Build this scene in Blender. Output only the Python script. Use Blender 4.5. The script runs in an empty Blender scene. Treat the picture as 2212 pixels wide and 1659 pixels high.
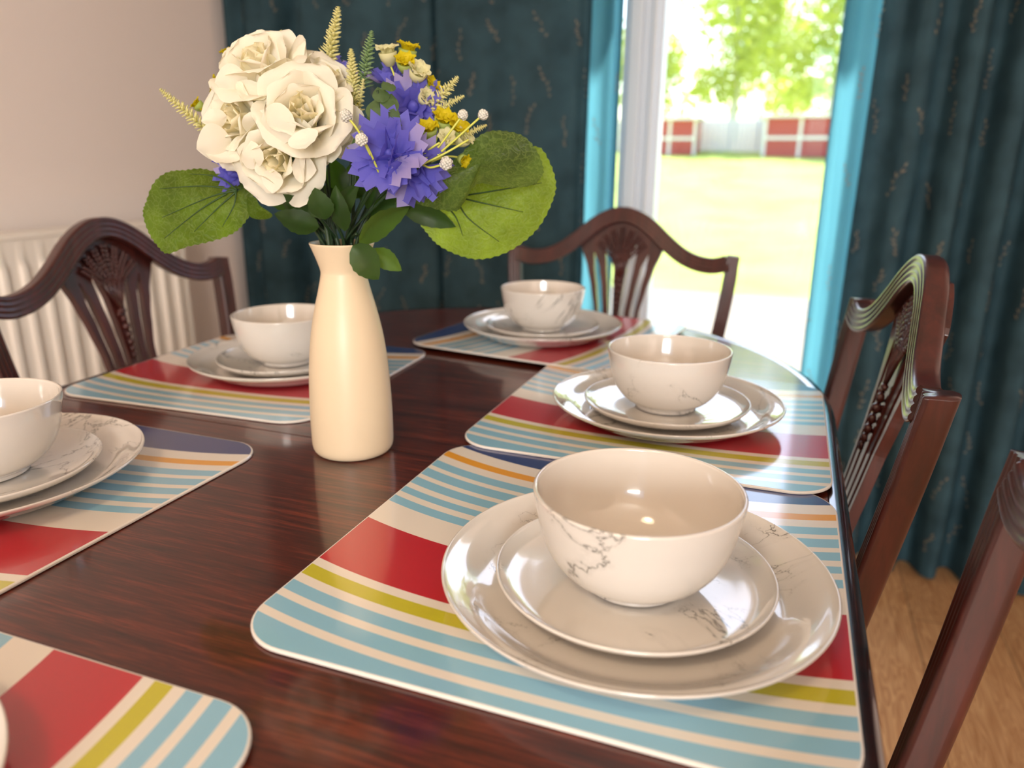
import bpy, bmesh, math, random
from mathutils import Vector, Matrix, noise
R=math.radians; PI=math.pi; T=0.76            # T = height of the table top
C=bpy.context.scene.collection
# ------------------------------------------------------------------ camera
cam=bpy.data.cameras.new('camera'); co=bpy.data.objects.new('camera',cam); C.objects.link(co)
cam.sensor_width=36; cam.lens=1598.9/2212*36; cam.clip_start=.02; cam.clip_end=200
co.matrix_world=Matrix.Translation((0,0,T+.300))@Matrix.Rotation(.3515,4,'Z')@Matrix.Rotation(PI/2-.2945,4,'X')@Matrix.Rotation(.0082,4,'Z')
cam.dof.use_dof=True; cam.dof.focus_distance=.62; cam.dof.aperture_fstop=4.2
bpy.context.scene.camera=co
# ------------------------------------------------------------------ world, sun, lamps, exposure
sc=bpy.context.scene
sc.view_settings.view_transform='Standard'; sc.view_settings.look='None'; sc.view_settings.exposure=0.08; sc.view_settings.gamma=1
sc.view_settings.use_curve_mapping=False
w=bpy.data.worlds.new('world'); sc.world=w; w.use_nodes=True; nt=w.node_tree; nt.nodes.clear()
out=nt.nodes.new('ShaderNodeOutputWorld'); bg=nt.nodes.new('ShaderNodeBackground'); sky=nt.nodes.new('ShaderNodeTexSky')
sky.sky_type='NISHITA'; sky.sun_disc=False; sky.sun_elevation=R(60); sky.sun_rotation=R(0); sky.air_density=1; sky.dust_density=2.5
bg.inputs[1].default_value=0.7
nt.links.new(sky.outputs[0],bg.inputs[0]); nt.links.new(bg.outputs[0],out.inputs[0])
def lamp(name,kind,loc,direction,energy,color,**k):
    l=bpy.data.lights.new(name,kind); l.energy=energy; l.color=color
    for a,v in k.items(): setattr(l,a,v)
    o=bpy.data.objects.new(name,l); C.objects.link(o); o.location=loc
    o.rotation_euler=Vector(direction).to_track_quat('-Z','Y').to_euler(); return o
lamp('sun','SUN',(0,0,8),(-.01,-.42,-.90),14,(1,.95,.86),angle=R(1.5))
# daylight entering through the garden door and the room's other window (light portals for the sky)
for nm,loc,d,sx,sy in (('door_daylight',(-.2,2.30,1.05),(0,-1,0),.9,2.1),('window_daylight_portal',(1.0,-3.32,1.45),(0,1,0),2.0,1.4)):
    o=lamp(nm,'AREA',loc,d,1,(1,1,1),shape='RECTANGLE',size=sx,size_y=sy); o.data.cycles.is_portal=True
lamp('window_fill','AREA',(1.0,-3.3-.05,1.45),(0,1,0),100.0,(1,.94,.88),shape='RECTANGLE',size=1.1,size_y=.95)  # fill lamp added in the window opening, on top of the sky's own light
# ------------------------------------------------------------------ materials
def new_mat(name):
    m=bpy.data.materials.new(name); m.use_nodes=True; n=m.node_tree; b=n.nodes['Principled BSDF']; return m,n,b
def srgb(r,g,b):
    f=lambda c:(c/255/12.92) if c/255<=.04045 else ((c/255+.055)/1.055)**2.4
    return (f(r),f(g),f(b),1)
def basic(name,col,rough=.5,coat=0,coat_r=.05,spec=.5,sss=0,bump=None,metal=0):
    m,n,b=new_mat(name); b.inputs['Base Color'].default_value=col; b.inputs['Roughness'].default_value=rough
    b.inputs['Coat Weight'].default_value=coat; b.inputs['Coat Roughness'].default_value=coat_r
    b.inputs['Specular IOR Level'].default_value=spec; b.inputs['Metallic'].default_value=metal
    if sss: b.inputs['Subsurface Weight'].default_value=sss; b.inputs['Subsurface Radius'].default_value=(.01,.008,.006); b.inputs['Subsurface Scale'].default_value=.5
    if bump: add_bump(n,b,*bump)
    return m
def add_bump(n,b,scale,strength,dist=.001,stretch=(1,1,1)):
    tc=n.nodes.new('ShaderNodeTexCoord'); mp=n.nodes.new('ShaderNodeMapping'); nz=n.nodes.new('ShaderNodeTexNoise'); bp=n.nodes.new('ShaderNodeBump')
    mp.inputs['Scale'].default_value=stretch; nz.inputs['Scale'].default_value=scale; nz.inputs['Detail'].default_value=4
    bp.inputs['Strength'].default_value=strength; bp.inputs['Distance'].default_value=dist
    n.links.new(tc.outputs['Object'],mp.inputs[0]); n.links.new(mp.outputs[0],nz.inputs['Vector']); n.links.new(nz.outputs['Fac'],bp.inputs['Height']); n.links.new(bp.outputs[0],b.inputs['Normal'])
def ramp(n,stops,interp='LINEAR'):
    r=n.nodes.new('ShaderNodeValToRGB'); e=r.color_ramp; e.interpolation=interp
    e.elements[0].position,e.elements[0].color=stops[0]; e.elements[1].position,e.elements[1].color=stops[1]
    for p,c in stops[2:]:
        x=e.elements.new(p); x.color=c
    return r
def coords(n,scale=(1,1,1),rot=(0,0,0)):
    tc=n.nodes.new('ShaderNodeTexCoord'); mp=n.nodes.new('ShaderNodeMapping'); mp.inputs['Scale'].default_value=scale; mp.inputs['Rotation'].default_value=rot
    n.links.new(tc.outputs['Object'],mp.inputs[0]); return mp.outputs[0]
def tex(n,vec,scale,detail=3,rough=.5,dist=0):
    z=n.nodes.new('ShaderNodeTexNoise'); z.inputs['Scale'].default_value=scale; z.inputs['Detail'].default_value=detail
    z.inputs['Roughness'].default_value=rough; z.inputs['Distortion'].default_value=dist; n.links.new(vec,z.inputs['Vector']); return z.outputs['Fac']
def math_(n,op,a,b=None,c=None):
    m=n.nodes.new('ShaderNodeMath'); m.operation=op
    for i,v in enumerate((a,b,c)):
        if v is None: continue
        if isinstance(v,(int,float)): m.inputs[i].default_value=v
        else: n.links.new(v,m.inputs[i])
    return m.outputs[0]
def wood(name,c1,c2,stretch,scale,rough,coat,coat_r,spec=.5,bump=.15,c3=None):
    m,n,b=new_mat(name); v=coords(n,stretch)
    big=tex(n,v,scale*.25,3,.5,.6); fine=tex(n,v,scale,8,.65,.4)
    s=math_(n,'MULTIPLY_ADD',fine,.65,math_(n,'MULTIPLY',big,.35))
    st=[(.36,c1),(.62,c2)]
    if c3: st.append((.5,c3))
    r=ramp(n,st); n.links.new(s,r.inputs[0]); n.links.new(r.outputs[0],b.inputs['Base Color'])
    b.inputs['Roughness'].default_value=rough; b.inputs['Coat Weight'].default_value=coat; b.inputs['Coat Roughness'].default_value=coat_r; b.inputs['Specular IOR Level'].default_value=spec
    bp=n.nodes.new('ShaderNodeBump'); bp.inputs['Strength'].default_value=bump; bp.inputs['Distance'].default_value=.0006; n.links.new(fine,bp.inputs['Height']); n.links.new(bp.outputs[0],b.inputs['Normal'])
    return m
M={}
M['mahogany_top']=wood('polished mahogany',srgb(48,13,7),srgb(112,44,24),(1.8,30,10),11,.32,.8,.09,.35,.08,srgb(76,25,13))
M['mahogany']=wood('chair mahogany',srgb(50,19,17),srgb(78,31,26),(9,9,1.2),8,.38,.4,.16,.45,.05)
M['mahogany_edge']=wood('dark table edge',srgb(22,8,8),srgb(48,16,14),(2,10,10),8,.2,1,.06,.5,.1)
M['seat_fabric']=basic('seat fabric',srgb(120,100,70),.9,bump=(300,.4))
def ceramic():
    m,n,b=new_mat('white marbled ceramic'); tc=n.nodes.new('ShaderNodeTexCoord'); oi=n.nodes.new('ShaderNodeObjectInfo')
    ad=n.nodes.new('ShaderNodeVectorMath'); ad.operation='ADD'; cx=n.nodes.new('ShaderNodeCombineXYZ')
    k=math_(n,'MULTIPLY',oi.outputs['Random'],7.0); n.links.new(k,cx.inputs[0]); n.links.new(k,cx.inputs[2])
    n.links.new(tc.outputs['Object'],ad.inputs[0]); n.links.new(cx.outputs[0],ad.inputs[1]); v=ad.outputs[0]
    a=tex(n,v,7,7,.62,1.0)
    d=math_(n,'ABSOLUTE',math_(n,'SUBTRACT',a,.5))
    mask=tex(n,v,10,2,.5,0)
    mr=n.nodes.new('ShaderNodeMapRange'); mr.inputs[1].default_value=.47; mr.inputs[2].default_value=.64; n.links.new(mask,mr.inputs[0])
    wid=math_(n,'MULTIPLY_ADD',mr.outputs[0],.010,.0006)
    q=math_(n,'DIVIDE',d,wid); q=math_(n,'SUBTRACT',1.0,q); q=math_(n,'MAXIMUM',q,0.0); q=math_(n,'MULTIPLY',math_(n,'POWER',q,1.6),math_(n,'MINIMUM',math_(n,'MULTIPLY',mr.outputs[0],1.6),.85))
    soft=math_(n,'MAXIMUM',math_(n,'SUBTRACT',1.0,math_(n,'DIVIDE',d,.035)),0.0)
    soft=math_(n,'MULTIPLY',math_(n,'MULTIPLY',soft,mr.outputs[0]),.16)
    q=math_(n,'ADD',q,soft)
    mx=n.nodes.new('ShaderNodeMixRGB'); mx.inputs[1].default_value=srgb(226,221,214); mx.inputs[2].default_value=srgb(84,82,76)
    n.links.new(q,mx.inputs[0]); n.links.new(mx.outputs[0],b.inputs['Base Color'])
    b.inputs['Roughness'].default_value=.12; b.inputs['Coat Weight'].default_value=.9; b.inputs['Coat Roughness'].default_value=.02; b.inputs['Coat IOR'].default_value=1.6
    return m
M['ceramic']=ceramic()
M['ceramic_plain']=basic('glossy white glaze',srgb(222,214,204),.12,.9,.02)
M['ceramic_plain'].node_tree.nodes['Principled BSDF'].inputs['Coat IOR'].default_value=1.55
M['vase']=basic('matte cream ceramic',srgb(228,209,178),.42,.15,.3,.5)
def mat_print():
    m,n,b=new_mat('striped placemat print'); tc=n.nodes.new('ShaderNodeTexCoord'); sp=n.nodes.new('ShaderNodeSeparateXYZ'); n.links.new(tc.outputs['Object'],sp.inputs[0])
    x,y=sp.outputs[0],sp.outputs[1]
    yb=math_(n,'ADD',y,.1875)
    s=math_(n,'POWER',math_(n,'ABSOLUTE',math_(n,'ADD',x,-.014)),2.5)
    k=math_(n,'MULTIPLY_ADD',yb,3.0,.95)
    v=math_(n,'SUBTRACT',yb,math_(n,'MULTIPLY',s,k)); f=math_(n,'DIVIDE',v,.375)
    W=srgb(238,230,218); B=srgb(142,196,222); G=srgb(198,190,30); RD=srgb(192,10,34); O=srgb(236,164,22); N=srgb(34,52,116)
    bands=[(-1,B),(.011,W),(.0185,B),(.031,W),(.039,B),(.051,W),(.0595,G),(.0727,W),(.0818,RD),(.1495,W),(.184,B),(.195,W),(.204,B),(.2145,W),(.2235,B),(.236,W),(.2445,B),(.258,W),(.266,B),(.279,W),(.292,O),(.304,W),(.3236,N)]
    r=ramp(n,[(max(p,0)/.375,c) for p,c in bands],'CONSTANT') ; n.links.new(f,r.inputs[0])
    # thin white border where the print stops at the bevelled edge is left to the side material
    n.links.new(r.outputs[0],b.inputs['Base Color']); b.inputs['Roughness'].default_value=.42; b.inputs['Coat Weight'].default_value=1; b.inputs['Coat Roughness'].default_value=.11; b.inputs['Coat IOR'].default_value=1.75
    return m
M['print']=mat_print(); M['mat_side']=basic('white placemat edge',srgb(238,234,228),.3,.5); M['cork']=basic('cork backing',srgb(120,84,52),.9)
M['wall']=basic('warm white wall paint',srgb(248,238,233),.85,bump=(60,.1,.002))
M['ceiling']=basic('ceiling paint',srgb(240,236,228),.9)
M['white_gloss']=basic('white gloss paint',srgb(235,236,236),.3,.3)
M['radiator']=basic('cream radiator enamel',srgb(252,246,236),.35,.3,.2)
M['upvc']=basic('white plastic frame',srgb(216,229,242),.35,.2,.2)
def floor_mat():
    m,n,b=new_mat('light oak laminate'); v=coords(n,(1,1,1),(0,0,R(90)))
    br=n.nodes.new('ShaderNodeTexBrick'); br.inputs['Scale'].default_value=1; br.inputs['Brick Width'].default_value=1.2; br.inputs['Row Height'].default_value=.19; br.inputs['Mortar Size'].default_value=.0015
    br.inputs['Color1'].default_value=(.8,.8,.8,1); br.inputs['Color2'].default_value=(1,1,1,1); br.inputs['Mortar'].default_value=(.35,.35,.35,1); n.links.new(v,br.inputs['Vector'])
    v2=coords(n,(13,1.3,1)); f1=tex(n,v2,2.2,2,.5,1.2); wv=math_(n,'FRACT',math_(n,'MULTIPLY',f1,9.0)); f2=tex(n,coords(n,(60,2,1)),5,5,.6)
    s=math_(n,'MULTIPLY_ADD',wv,.35,math_(n,'MULTIPLY',f2,.65))
    r=ramp(n,[(.25,srgb(168,116,72)),(.75,srgb(222,176,126))]); n.links.new(s,r.inputs[0])
    mx=n.nodes.new('ShaderNodeMixRGB'); mx.blend_type='MULTIPLY'; mx.inputs[0].default_value=1; n.links.new(r.outputs[0],mx.inputs[1]); n.links.new(br.outputs['Color'],mx.inputs[2])
    n.links.new(mx.outputs[0],b.inputs['Base Color']); b.inputs['Roughness'].default_value=.38; return m
M['floor']=floor_mat()
def thin(name,col,tcol,amt,rough=.6,veins=None,spec=.4,vary=0):
    """thin leaf / petal / cloth: diffuse front with light passing through"""
    m,n,b=new_mat(name); tr=n.nodes.new('ShaderNodeBsdfTranslucent'); mx=n.nodes.new('ShaderNodeMixShader'); mx.inputs[0].default_value=amt
    b.inputs['Roughness'].default_value=rough; b.inputs['Specular IOR Level'].default_value=spec
    b.inputs['Base Color'].default_value=col; tr.inputs[0].default_value=tcol
    if vary:
        v=coords(n); z=tex(n,v,vary,3); r=ramp(n,[(.3,tuple(c*.7 for c in col[:3])+(1,)),(.7,tuple(min(1,c*1.2) for c in col[:3])+(1,))]); n.links.new(z,r.inputs[0]); n.links.new(r.outputs[0],b.inputs['Base Color'])
    if veins:
        v=coords(n); vo=n.nodes.new('ShaderNodeTexVoronoi'); vo.feature='DISTANCE_TO_EDGE'; vo.inputs['Scale'].default_value=veins
        nz=n.nodes.new('ShaderNodeTexNoise'); nz.inputs['Scale'].default_value=veins*.6; n.links.new(v,nz.inputs['Vector'])
        vm=n.nodes.new('ShaderNodeVectorMath'); vm.operation='MULTIPLY_ADD'; vm.inputs[1].default_value=(.02,.02,.02); n.links.new(nz.outputs['Color'],vm.inputs[0]); n.links.new(v,vm.inputs[2]); n.links.new(vm.outputs[0],vo.inputs['Vector'])
        blot=tex(n,v,22,2)
        r=ramp(n,[(0.0,(1,1,1,1)),(.09,(0,0,0,1))]); n.links.new(vo.outputs['Distance'],r.inputs[0])
        bl=ramp(n,[(.35,tuple(c*.75 for c in col[:3])+(1,)),(.7,tuple(min(1,c*1.45) for c in col[:3])+(1,))]); n.links.new(blot,bl.inputs[0])
        mc=n.nodes.new('ShaderNodeMixRGB'); n.links.new(math_(n,'MULTIPLY',r.outputs[0],.22),mc.inputs[0]); n.links.new(bl.outputs[0],mc.inputs[1]); mc.inputs[2].default_value=srgb(150,185,80)
        n.links.new(mc.outputs[0],b.inputs['Base Color'])
        bt=ramp(n,[(.35,tuple(c*.5 for c in tcol[:3])+(1,)),(.7,tcol)]); n.links.new(blot,bt.inputs[0])
        mt=n.nodes.new('ShaderNodeMixRGB'); n.links.new(math_(n,'MULTIPLY',r.outputs[0],.3),mt.inputs[0]); n.links.new(bt.outputs[0],mt.inputs[1]); mt.inputs[2].default_value=srgb(235,240,150); n.links.new(mt.outputs[0],tr.inputs[0])
        bp=n.nodes.new('ShaderNodeBump'); bp.inputs['Strength'].default_value=.7; bp.inputs['Distance'].default_value=.0015; n.links.new(vo.outputs['Distance'],bp.inputs['Height']); n.links.new(bp.outputs[0],b.inputs['Normal'])
    o=n.nodes['Material Output']; n.links.new(b.outputs[0],mx.inputs[1]); n.links.new(tr.outputs[0],mx.inputs[2]); n.links.new(mx.outputs[0],o.inputs[0]); return m
M['curtain']=thin('lined teal velvet curtain',srgb(50,76,86),srgb(70,120,140),.06,.75,spec=.15,vary=14)
M['curtain_edge']=thin('unlined edge of teal curtain',srgb(52,84,94),srgb(130,215,240),.5,.75,spec=.15,vary=14)
M['sprig']=thin('tan embroidery thread',srgb(124,114,100),srgb(190,205,205),.25,.6)
M['lining']=basic('dark curtain lining',srgb(40,46,50),.9)
M['rose']=thin('cream silk petal',srgb(250,247,234),srgb(250,244,214),.36,.65,spec=.25)
M['roseheart']=thin('pale yellow cream petal',srgb(249,243,216),srgb(250,243,205),.36,.65,spec=.25)
M['blue']=thin('periwinkle silk petal',srgb(112,110,206),srgb(135,130,235),.35,.6,spec=.25)
M['lilac']=thin('pale lilac silk petal',srgb(176,166,220),srgb(170,160,230),.4,.6,spec=.25)
M['bigleaf']=thin('veined round leaf',srgb(66,96,32),srgb(200,232,50),.55,.45,veins=150)
M['backlitleaf']=thin('veined round leaf painted backlit',srgb(128,160,48),srgb(215,240,70),.55,.45,veins=150)  # paler copy of the leaf green, door backlight put into the colour
M['shadedleaf']=thin('veined round leaf painted shaded',srgb(74,94,44),srgb(150,185,50),.4,.4,veins=150)  # darker copy for the folded blade, its shade put into the colour
M['darkleaf']=thin('dark green leaf',srgb(40,66,26),srgb(110,160,40),.3,.45,vary=30)
M['midleaf']=thin('mid green leaf',srgb(76,108,42),srgb(150,195,50),.35,.5,vary=30)
M['vein']=basic('dark leaf vein',srgb(44,74,30),.6)
M['stem']=basic('dark green stem',srgb(38,62,34),.5)
M['palestem']=basic('yellow green stem',srgb(200,206,90),.5)
M['spike']=thin('pale yellow florets',srgb(240,236,176),srgb(245,243,170),.35,.6)
M['spikeg']=thin('green tinged florets',srgb(150,180,130),srgb(190,215,140),.35,.6)
M['yellow']=thin('yellow petal',srgb(222,206,20),srgb(240,225,40),.4,.6)
M['cupgreen']=thin('pale green cup',srgb(188,206,120),srgb(210,225,120),.4,.6)
M['creamcup']=thin('cream cup petal',srgb(236,234,190),srgb(240,238,180),.4,.6)
M['orange']=basic('orange flower centre',srgb(240,180,30),.6)
M['berry']=thin('white tuft',srgb(245,244,236),srgb(250,250,240),.3,.7)
M['euc']=thin('grey green round leaf',srgb(84,108,68),srgb(140,170,80),.3,.55)
M['grass']=thin('sunlit lawn',srgb(164,182,86),srgb(180,200,80),.1,.9,vary=1.1)
M['paving']=basic('pale paving',srgb(124,116,104),.85,bump=(20,.3,.004))
M['foliage']=thin('sunlit foliage',srgb(178,194,80),srgb(215,228,90),.4,.6,vary=2)
M['foliage2']=thin('pale foliage',srgb(170,190,90),srgb(215,225,90),.4,.6,vary=2)
M['bark']=basic('pale birch bark',srgb(225,222,210),.8)
M['fence']=basic('pale weathered fence',srgb(246,240,228),.8)
M['redwood']=basic('red painted timber',srgb(190,72,62),.6)
def glass():
    m,n,b=new_mat('window glass'); o=n.nodes['Material Output']; tr=n.nodes.new('ShaderNodeBsdfTransparent'); gl=n.nodes.new('ShaderNodeBsdfGlossy'); mx=n.nodes.new('ShaderNodeMixShader'); gl.inputs['Roughness'].default_value=0
    mx.inputs[0].default_value=.06; tr.inputs[0].default_value=(.96,.98,.98,1); n.nodes.remove(b)
    n.links.new(tr.outputs[0],mx.inputs[1]); n.links.new(gl.outputs[0],mx.inputs[2]); n.links.new(mx.outputs[0],o.inputs[0]); return m
M['glass']=glass()
def emit(name,col,s):
    m,n,b=new_mat(name); b.inputs['Emission Color'].default_value=col; b.inputs['Emission Strength'].default_value=s; return m
M['bulb']=emit('lit lamp diffuser',srgb(255,222,180),9.0)
M['bulb2']=emit('lit lamp bulb',srgb(255,190,110),60.0)
M['brass']=basic('brushed metal',srgb(190,185,175),.3,metal=1)
# ------------------------------------------------------------------ helpers
def link(name,bm,mats,parent=None,smooth=True,loc=None,rec=True):
    if rec: bmesh.ops.recalc_face_normals(bm,faces=bm.faces)
    me=bpy.data.meshes.new(name); bm.to_mesh(me); bm.free()
    for mm in (mats if isinstance(mats,(list,tuple)) else [mats]): me.materials.append(M[mm])
    if smooth:
        for p in me.polygons: p.use_smooth=True
    o=bpy.data.objects.new(name,me); C.objects.link(o)
    if parent: o.parent=parent
    if loc: o.location=loc
    return o
def tag(o,label=None,cat=None,group=None,kind=None):
    for k,v in (('label',label),('category',cat),('group',group),('kind',kind)):
        if v: o[k]=v
    return o
def empty(name,loc=(0,0,0),rz=0,label=None,cat=None,group=None):
    o=bpy.data.objects.new(name,None); C.objects.link(o); o.location=loc; o.rotation_euler=(0,0,rz); o.empty_display_size=.05
    return tag(o,label,cat,group)
def dup(o,parent=None):
    c=o.copy(); C.objects.link(c)
    if parent: c.parent=parent; c.matrix_parent_inverse=o.matrix_parent_inverse.copy()
    for ch in [x for x in C.objects if x.parent==o]: dup(ch,c)
    return c
def box(bm,a,b,bev=0,seg=2):
    m=bmesh.ops.create_cube(bm,size=1)['verts']; a=Vector(a); b=Vector(b)
    for v in m: v.co=Vector(((a[i]+b[i])/2+v.co[i]*(b[i]-a[i])) for i in range(3))
    if bev:
        e=list({x for v in m for x in v.link_edges}); bmesh.ops.bevel(bm,geom=e,offset=bev,segments=seg,profile=.5,affect='EDGES')
def lathe(prof,n=96,close=True):
    bm=bmesh.new(); rows=[]
    for r,z in prof:
        rows.append([bm.verts.new((0,0,z))] if r<1e-6 else [bm.verts.new((r*math.cos(2*PI*i/n),r*math.sin(2*PI*i/n),z)) for i in range(n)])
    for A,B in zip(rows,rows[1:]):
        for i in range(n):
            j=(i+1)%n
            if len(A)==1 and len(B)==1: continue
            if len(A)==1: bm.faces.new((A[0],B[i],B[j]))
            elif len(B)==1: bm.faces.new((A[i],A[j],B[0]))
            else: bm.faces.new((A[i],A[j],B[j],B[i]))
    return bm
def catmull(pts,k=6,closed=False):
    P=[Vector(p) for p in pts]; n=len(P); res=[]
    rng=range(n if closed else n-1)
    for i in rng:
        if closed: a,b,c,d=P[(i-1)%n],P[i],P[(i+1)%n],P[(i+2)%n]
        else: a,b,c,d=P[max(i-1,0)],P[i],P[i+1],P[min(i+2,n-1)]
        for j in range(k):
            t=j/k; res.append(.5*((2*b)+(c-a)*t+(2*a-5*b+4*c-d)*t*t+(3*b-a-3*c+d)*t**3))
    if not closed: res.append(P[-1].copy())
    return res
def tube(bm,pts,rad,n=8,cap=True):
    pts=[Vector(p) for p in pts]; m=len(pts); rows=[]; up=None
    for i,p in enumerate(pts):
        d=(pts[min(i+1,m-1)]-pts[max(i-1,0)]).normalized()
        if up is None: up=d.orthogonal().normalized()
        up=(up-d*up.dot(d)).normalized(); s=d.cross(up)
        r=rad(i/(m-1)) if callable(rad) else rad
        rows.append([bm.verts.new(p+(up*math.cos(2*PI*k/n)+s*math.sin(2*PI*k/n))*r) for k in range(n)])
    for A,B in zip(rows,rows[1:]):
        for k in range(n): bm.faces.new((A[k],A[(k+1)%n],B[(k+1)%n],B[k]))
    if cap:
        bm.faces.new(rows[0][::-1]); bm.faces.new(rows[-1])
def lerp_table(z,zs,vs):
    if z<=zs[0]: return vs[0]
    for a,b,u,v in zip(zs,zs[1:],vs,vs[1:]):
        if z<=b:
            t=(z-a)/(b-a); t=t*t*(3-2*t)*.35+t*.65; return u+(v-u)*t
    return vs[-1]
# ------------------------------------------------------------------ the room
X0,X1,Y0,Y1,ZC=-1.74,2.7,-3.3,2.15,2.42
DX0,DX1,DZ=-.565,.142,2.08                  # the garden door opening
def slab(name,boxes,mat,bev=0,kind='structure'):
    bm=bmesh.new()
    for a,b in boxes: box(bm,a,b,bev)
    return tag(link(name,bm,mat,smooth=False),kind=kind)
slab('floor',[((X0-.2,Y0-.2,-.1),(X1+.2,Y1+.0,0))],'floor')
slab('ceiling',[((X0-.2,Y0-.2,ZC),(X1+.2,Y1+.25,ZC+.1))],'ceiling')
slab('wall_left',[((X0-.15,Y0-.2,0),(X0,Y1,ZC))],'wall')
slab('wall_right',[((X1,Y0-.2,0),(X1+.15,Y1,ZC))],'wall')
slab('wall_back',[((X0-.15,Y1,-.1),(DX0,Y1+.25,ZC)),((DX1,Y1,-.1),(X1+.15,Y1+.25,ZC)),((DX0,Y1,DZ),(DX1,Y1+.25,ZC))],'wall')
WX0,WX1,WZ0,WZ1=0.0,2.0,.8,2.1
slab('wall_front',[((X0,Y0-.2,0),(WX0,Y0,ZC)),((WX1,Y0-.2,0),(X1,Y0,ZC)),((WX0,Y0-.2,0),(WX1,Y0,WZ0)),((WX0,Y0-.2,WZ1),(WX1,Y0,ZC))],'wall')
slab('baseboard_left',[((X0,Y0,0),(X0+.018,Y1,.11))],'white_gloss',.003)
slab('baseboard_back',[((X0+.018,Y1-.018,0),(DX0,Y1,.11)),((DX1,Y1-.018,0),(X1,Y1,.11))],'white_gloss',.003)
# garden door: a moulded white frame and its panes
d1=tag(empty('door_1',(0,0,0)),kind='structure')
bm=bmesh.new()
for a,b in (((-.482,Y1+.03,0),(-.372,Y1+.10,DZ)),((-.462,Y1+.0,0),(-.425,Y1+.031,DZ)),((-.405,Y1+.015,0),(-.385,Y1+.031,DZ)),((DX0,Y1+.03,0),(-.548,Y1+.10,DZ)),((DX1-.03,Y1+.03,0),(DX1,Y1+.10,DZ)),
            ((DX0,Y1+.03,0),(DX1,Y1+.10,.07)),((DX0,Y1+.03,DZ-.07),(DX1,Y1+.10,DZ))): box(bm,a,b,.006)
link('door_frame',bm,'upvc',d1,smooth=False)
bm=bmesh.new(); box(bm,(-.372,Y1+.06,.07),(DX1-.03,Y1+.068,DZ-.07)); link('pane',bm,'glass',d1,smooth=False)
bm=bmesh.new(); box(bm,(-.548,Y1+.06,.07),(-.482,Y1+.068,DZ-.07)); link('pane',bm,'glass',d1,smooth=False)
# the room's other window, behind the photographer
w1=tag(empty('window_1',(0,0,0)),kind='structure'); bm=bmesh.new(); yy=Y0-.12
for a,b in (((WX0,yy,WZ0),(WX0+.06,yy+.06,WZ1)),((WX1-.06,yy,WZ0),(WX1,yy+.06,WZ1)),((WX0,yy,WZ0),(WX1,yy+.06,WZ0+.06)),((WX0,yy,WZ1-.06),(WX1,yy+.06,WZ1)),((.97,yy,WZ0),(1.03,yy+.06,WZ1))): box(bm,a,b,.004)
link('window_frame',bm,'upvc',w1,smooth=False)
bm=bmesh.new(); box(bm,(WX0+.05,yy+.025,WZ0+.05),(WX1-.05,yy+.031,WZ1-.05)); link('pane',bm,'glass',w1,smooth=False)
# ceiling lights (behind the photographer)
def ceiling_light(x,y,label):
    e=empty('ceiling_light',(x,y,ZC),0,label,'lamp')
    link('base',lathe([(0,0),(.30,0),(.30,-.03),(.285,-.035),(0,-.035)],48),'white_gloss',e)
    link('diffuser',lathe([(.28,-.034),(.285,-.05),(.27,-.075),(.2,-.095),(0,-.10)],48),'bulb',e)
    return e
ceiling_light(-.35,-.9,'round flush ceiling light glowing warm behind the photographer')
l=lamp('ceiling_lamp_light','AREA',(-.35,-.9,ZC-.12),(0,0,-1),7.0,(1,.74,.52),shape='DISK',size=.3)
# radiator on the left wall
rad=empty('radiator',(-1.655,0,0),0,'cream ribbed panel radiator mounted low on the left wall','radiator')
ry0,ry1,rz0,rz1=.15,1.70,.22,.885
def rad_panel(x,name):
    bm=bmesh.new(); rows=[]; n=620; p=.050
    zs=[(rz0,0),(rz0+.045,0),(rz0+.06,1),(rz1-.07,1),(rz1-.052,0),(rz1,0)]
    for i in range(n+1):
        y=ry0+(ry1-ry0)*i/n; ph=((y-ry0-.03)/p)%1.0; inside=(ry0+.03<y<ry1-.03)
        s=min(1,max(0,(abs(ph-.5)*2-.22)/.3)); s=s*s*(3-2*s); hh=.009*(1-s) if inside else 0
        rows.append([bm.verts.new((x+h*hh-.0,y,z)) for z,h in zs])
    for A,B in zip(rows,rows[1:]):
        for k in range(len(zs)-1): bm.faces.new((A[k],B[k],B[k+1],A[k+1]))
    return bm
bm=rad_panel(.02,''); link('front_panel',bm,'radiator',rad)
bm=bmesh.new(); box(bm,(-.055,ry0,rz0),(.0195,ry1,rz1),.004); link('casing',bm,'radiator',rad,smooth=False)
bm=bmesh.new(); box(bm,(-.06,ry0-.004,rz1-.008),(.024,ry1+.004,rz1+.006),.003); link('top_grille',bm,'radiator',rad,smooth=False)
bm=bmesh.new(); tube(bm,[(-.02,ry1-.03,rz0+.05),(-.02,ry1+.04,rz0+.05),(-.02,ry1+.055,rz0+.03),(-.02,ry1+.055,.0)],.008); link('pipe',bm,'white_gloss',rad)
for by in (.4,1.35):
    bm=bmesh.new(); box(bm,(-.084,by,.4),(-.0555,by+.06,.8)); link('bracket',bm,'white_gloss',rad,smooth=False)
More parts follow.
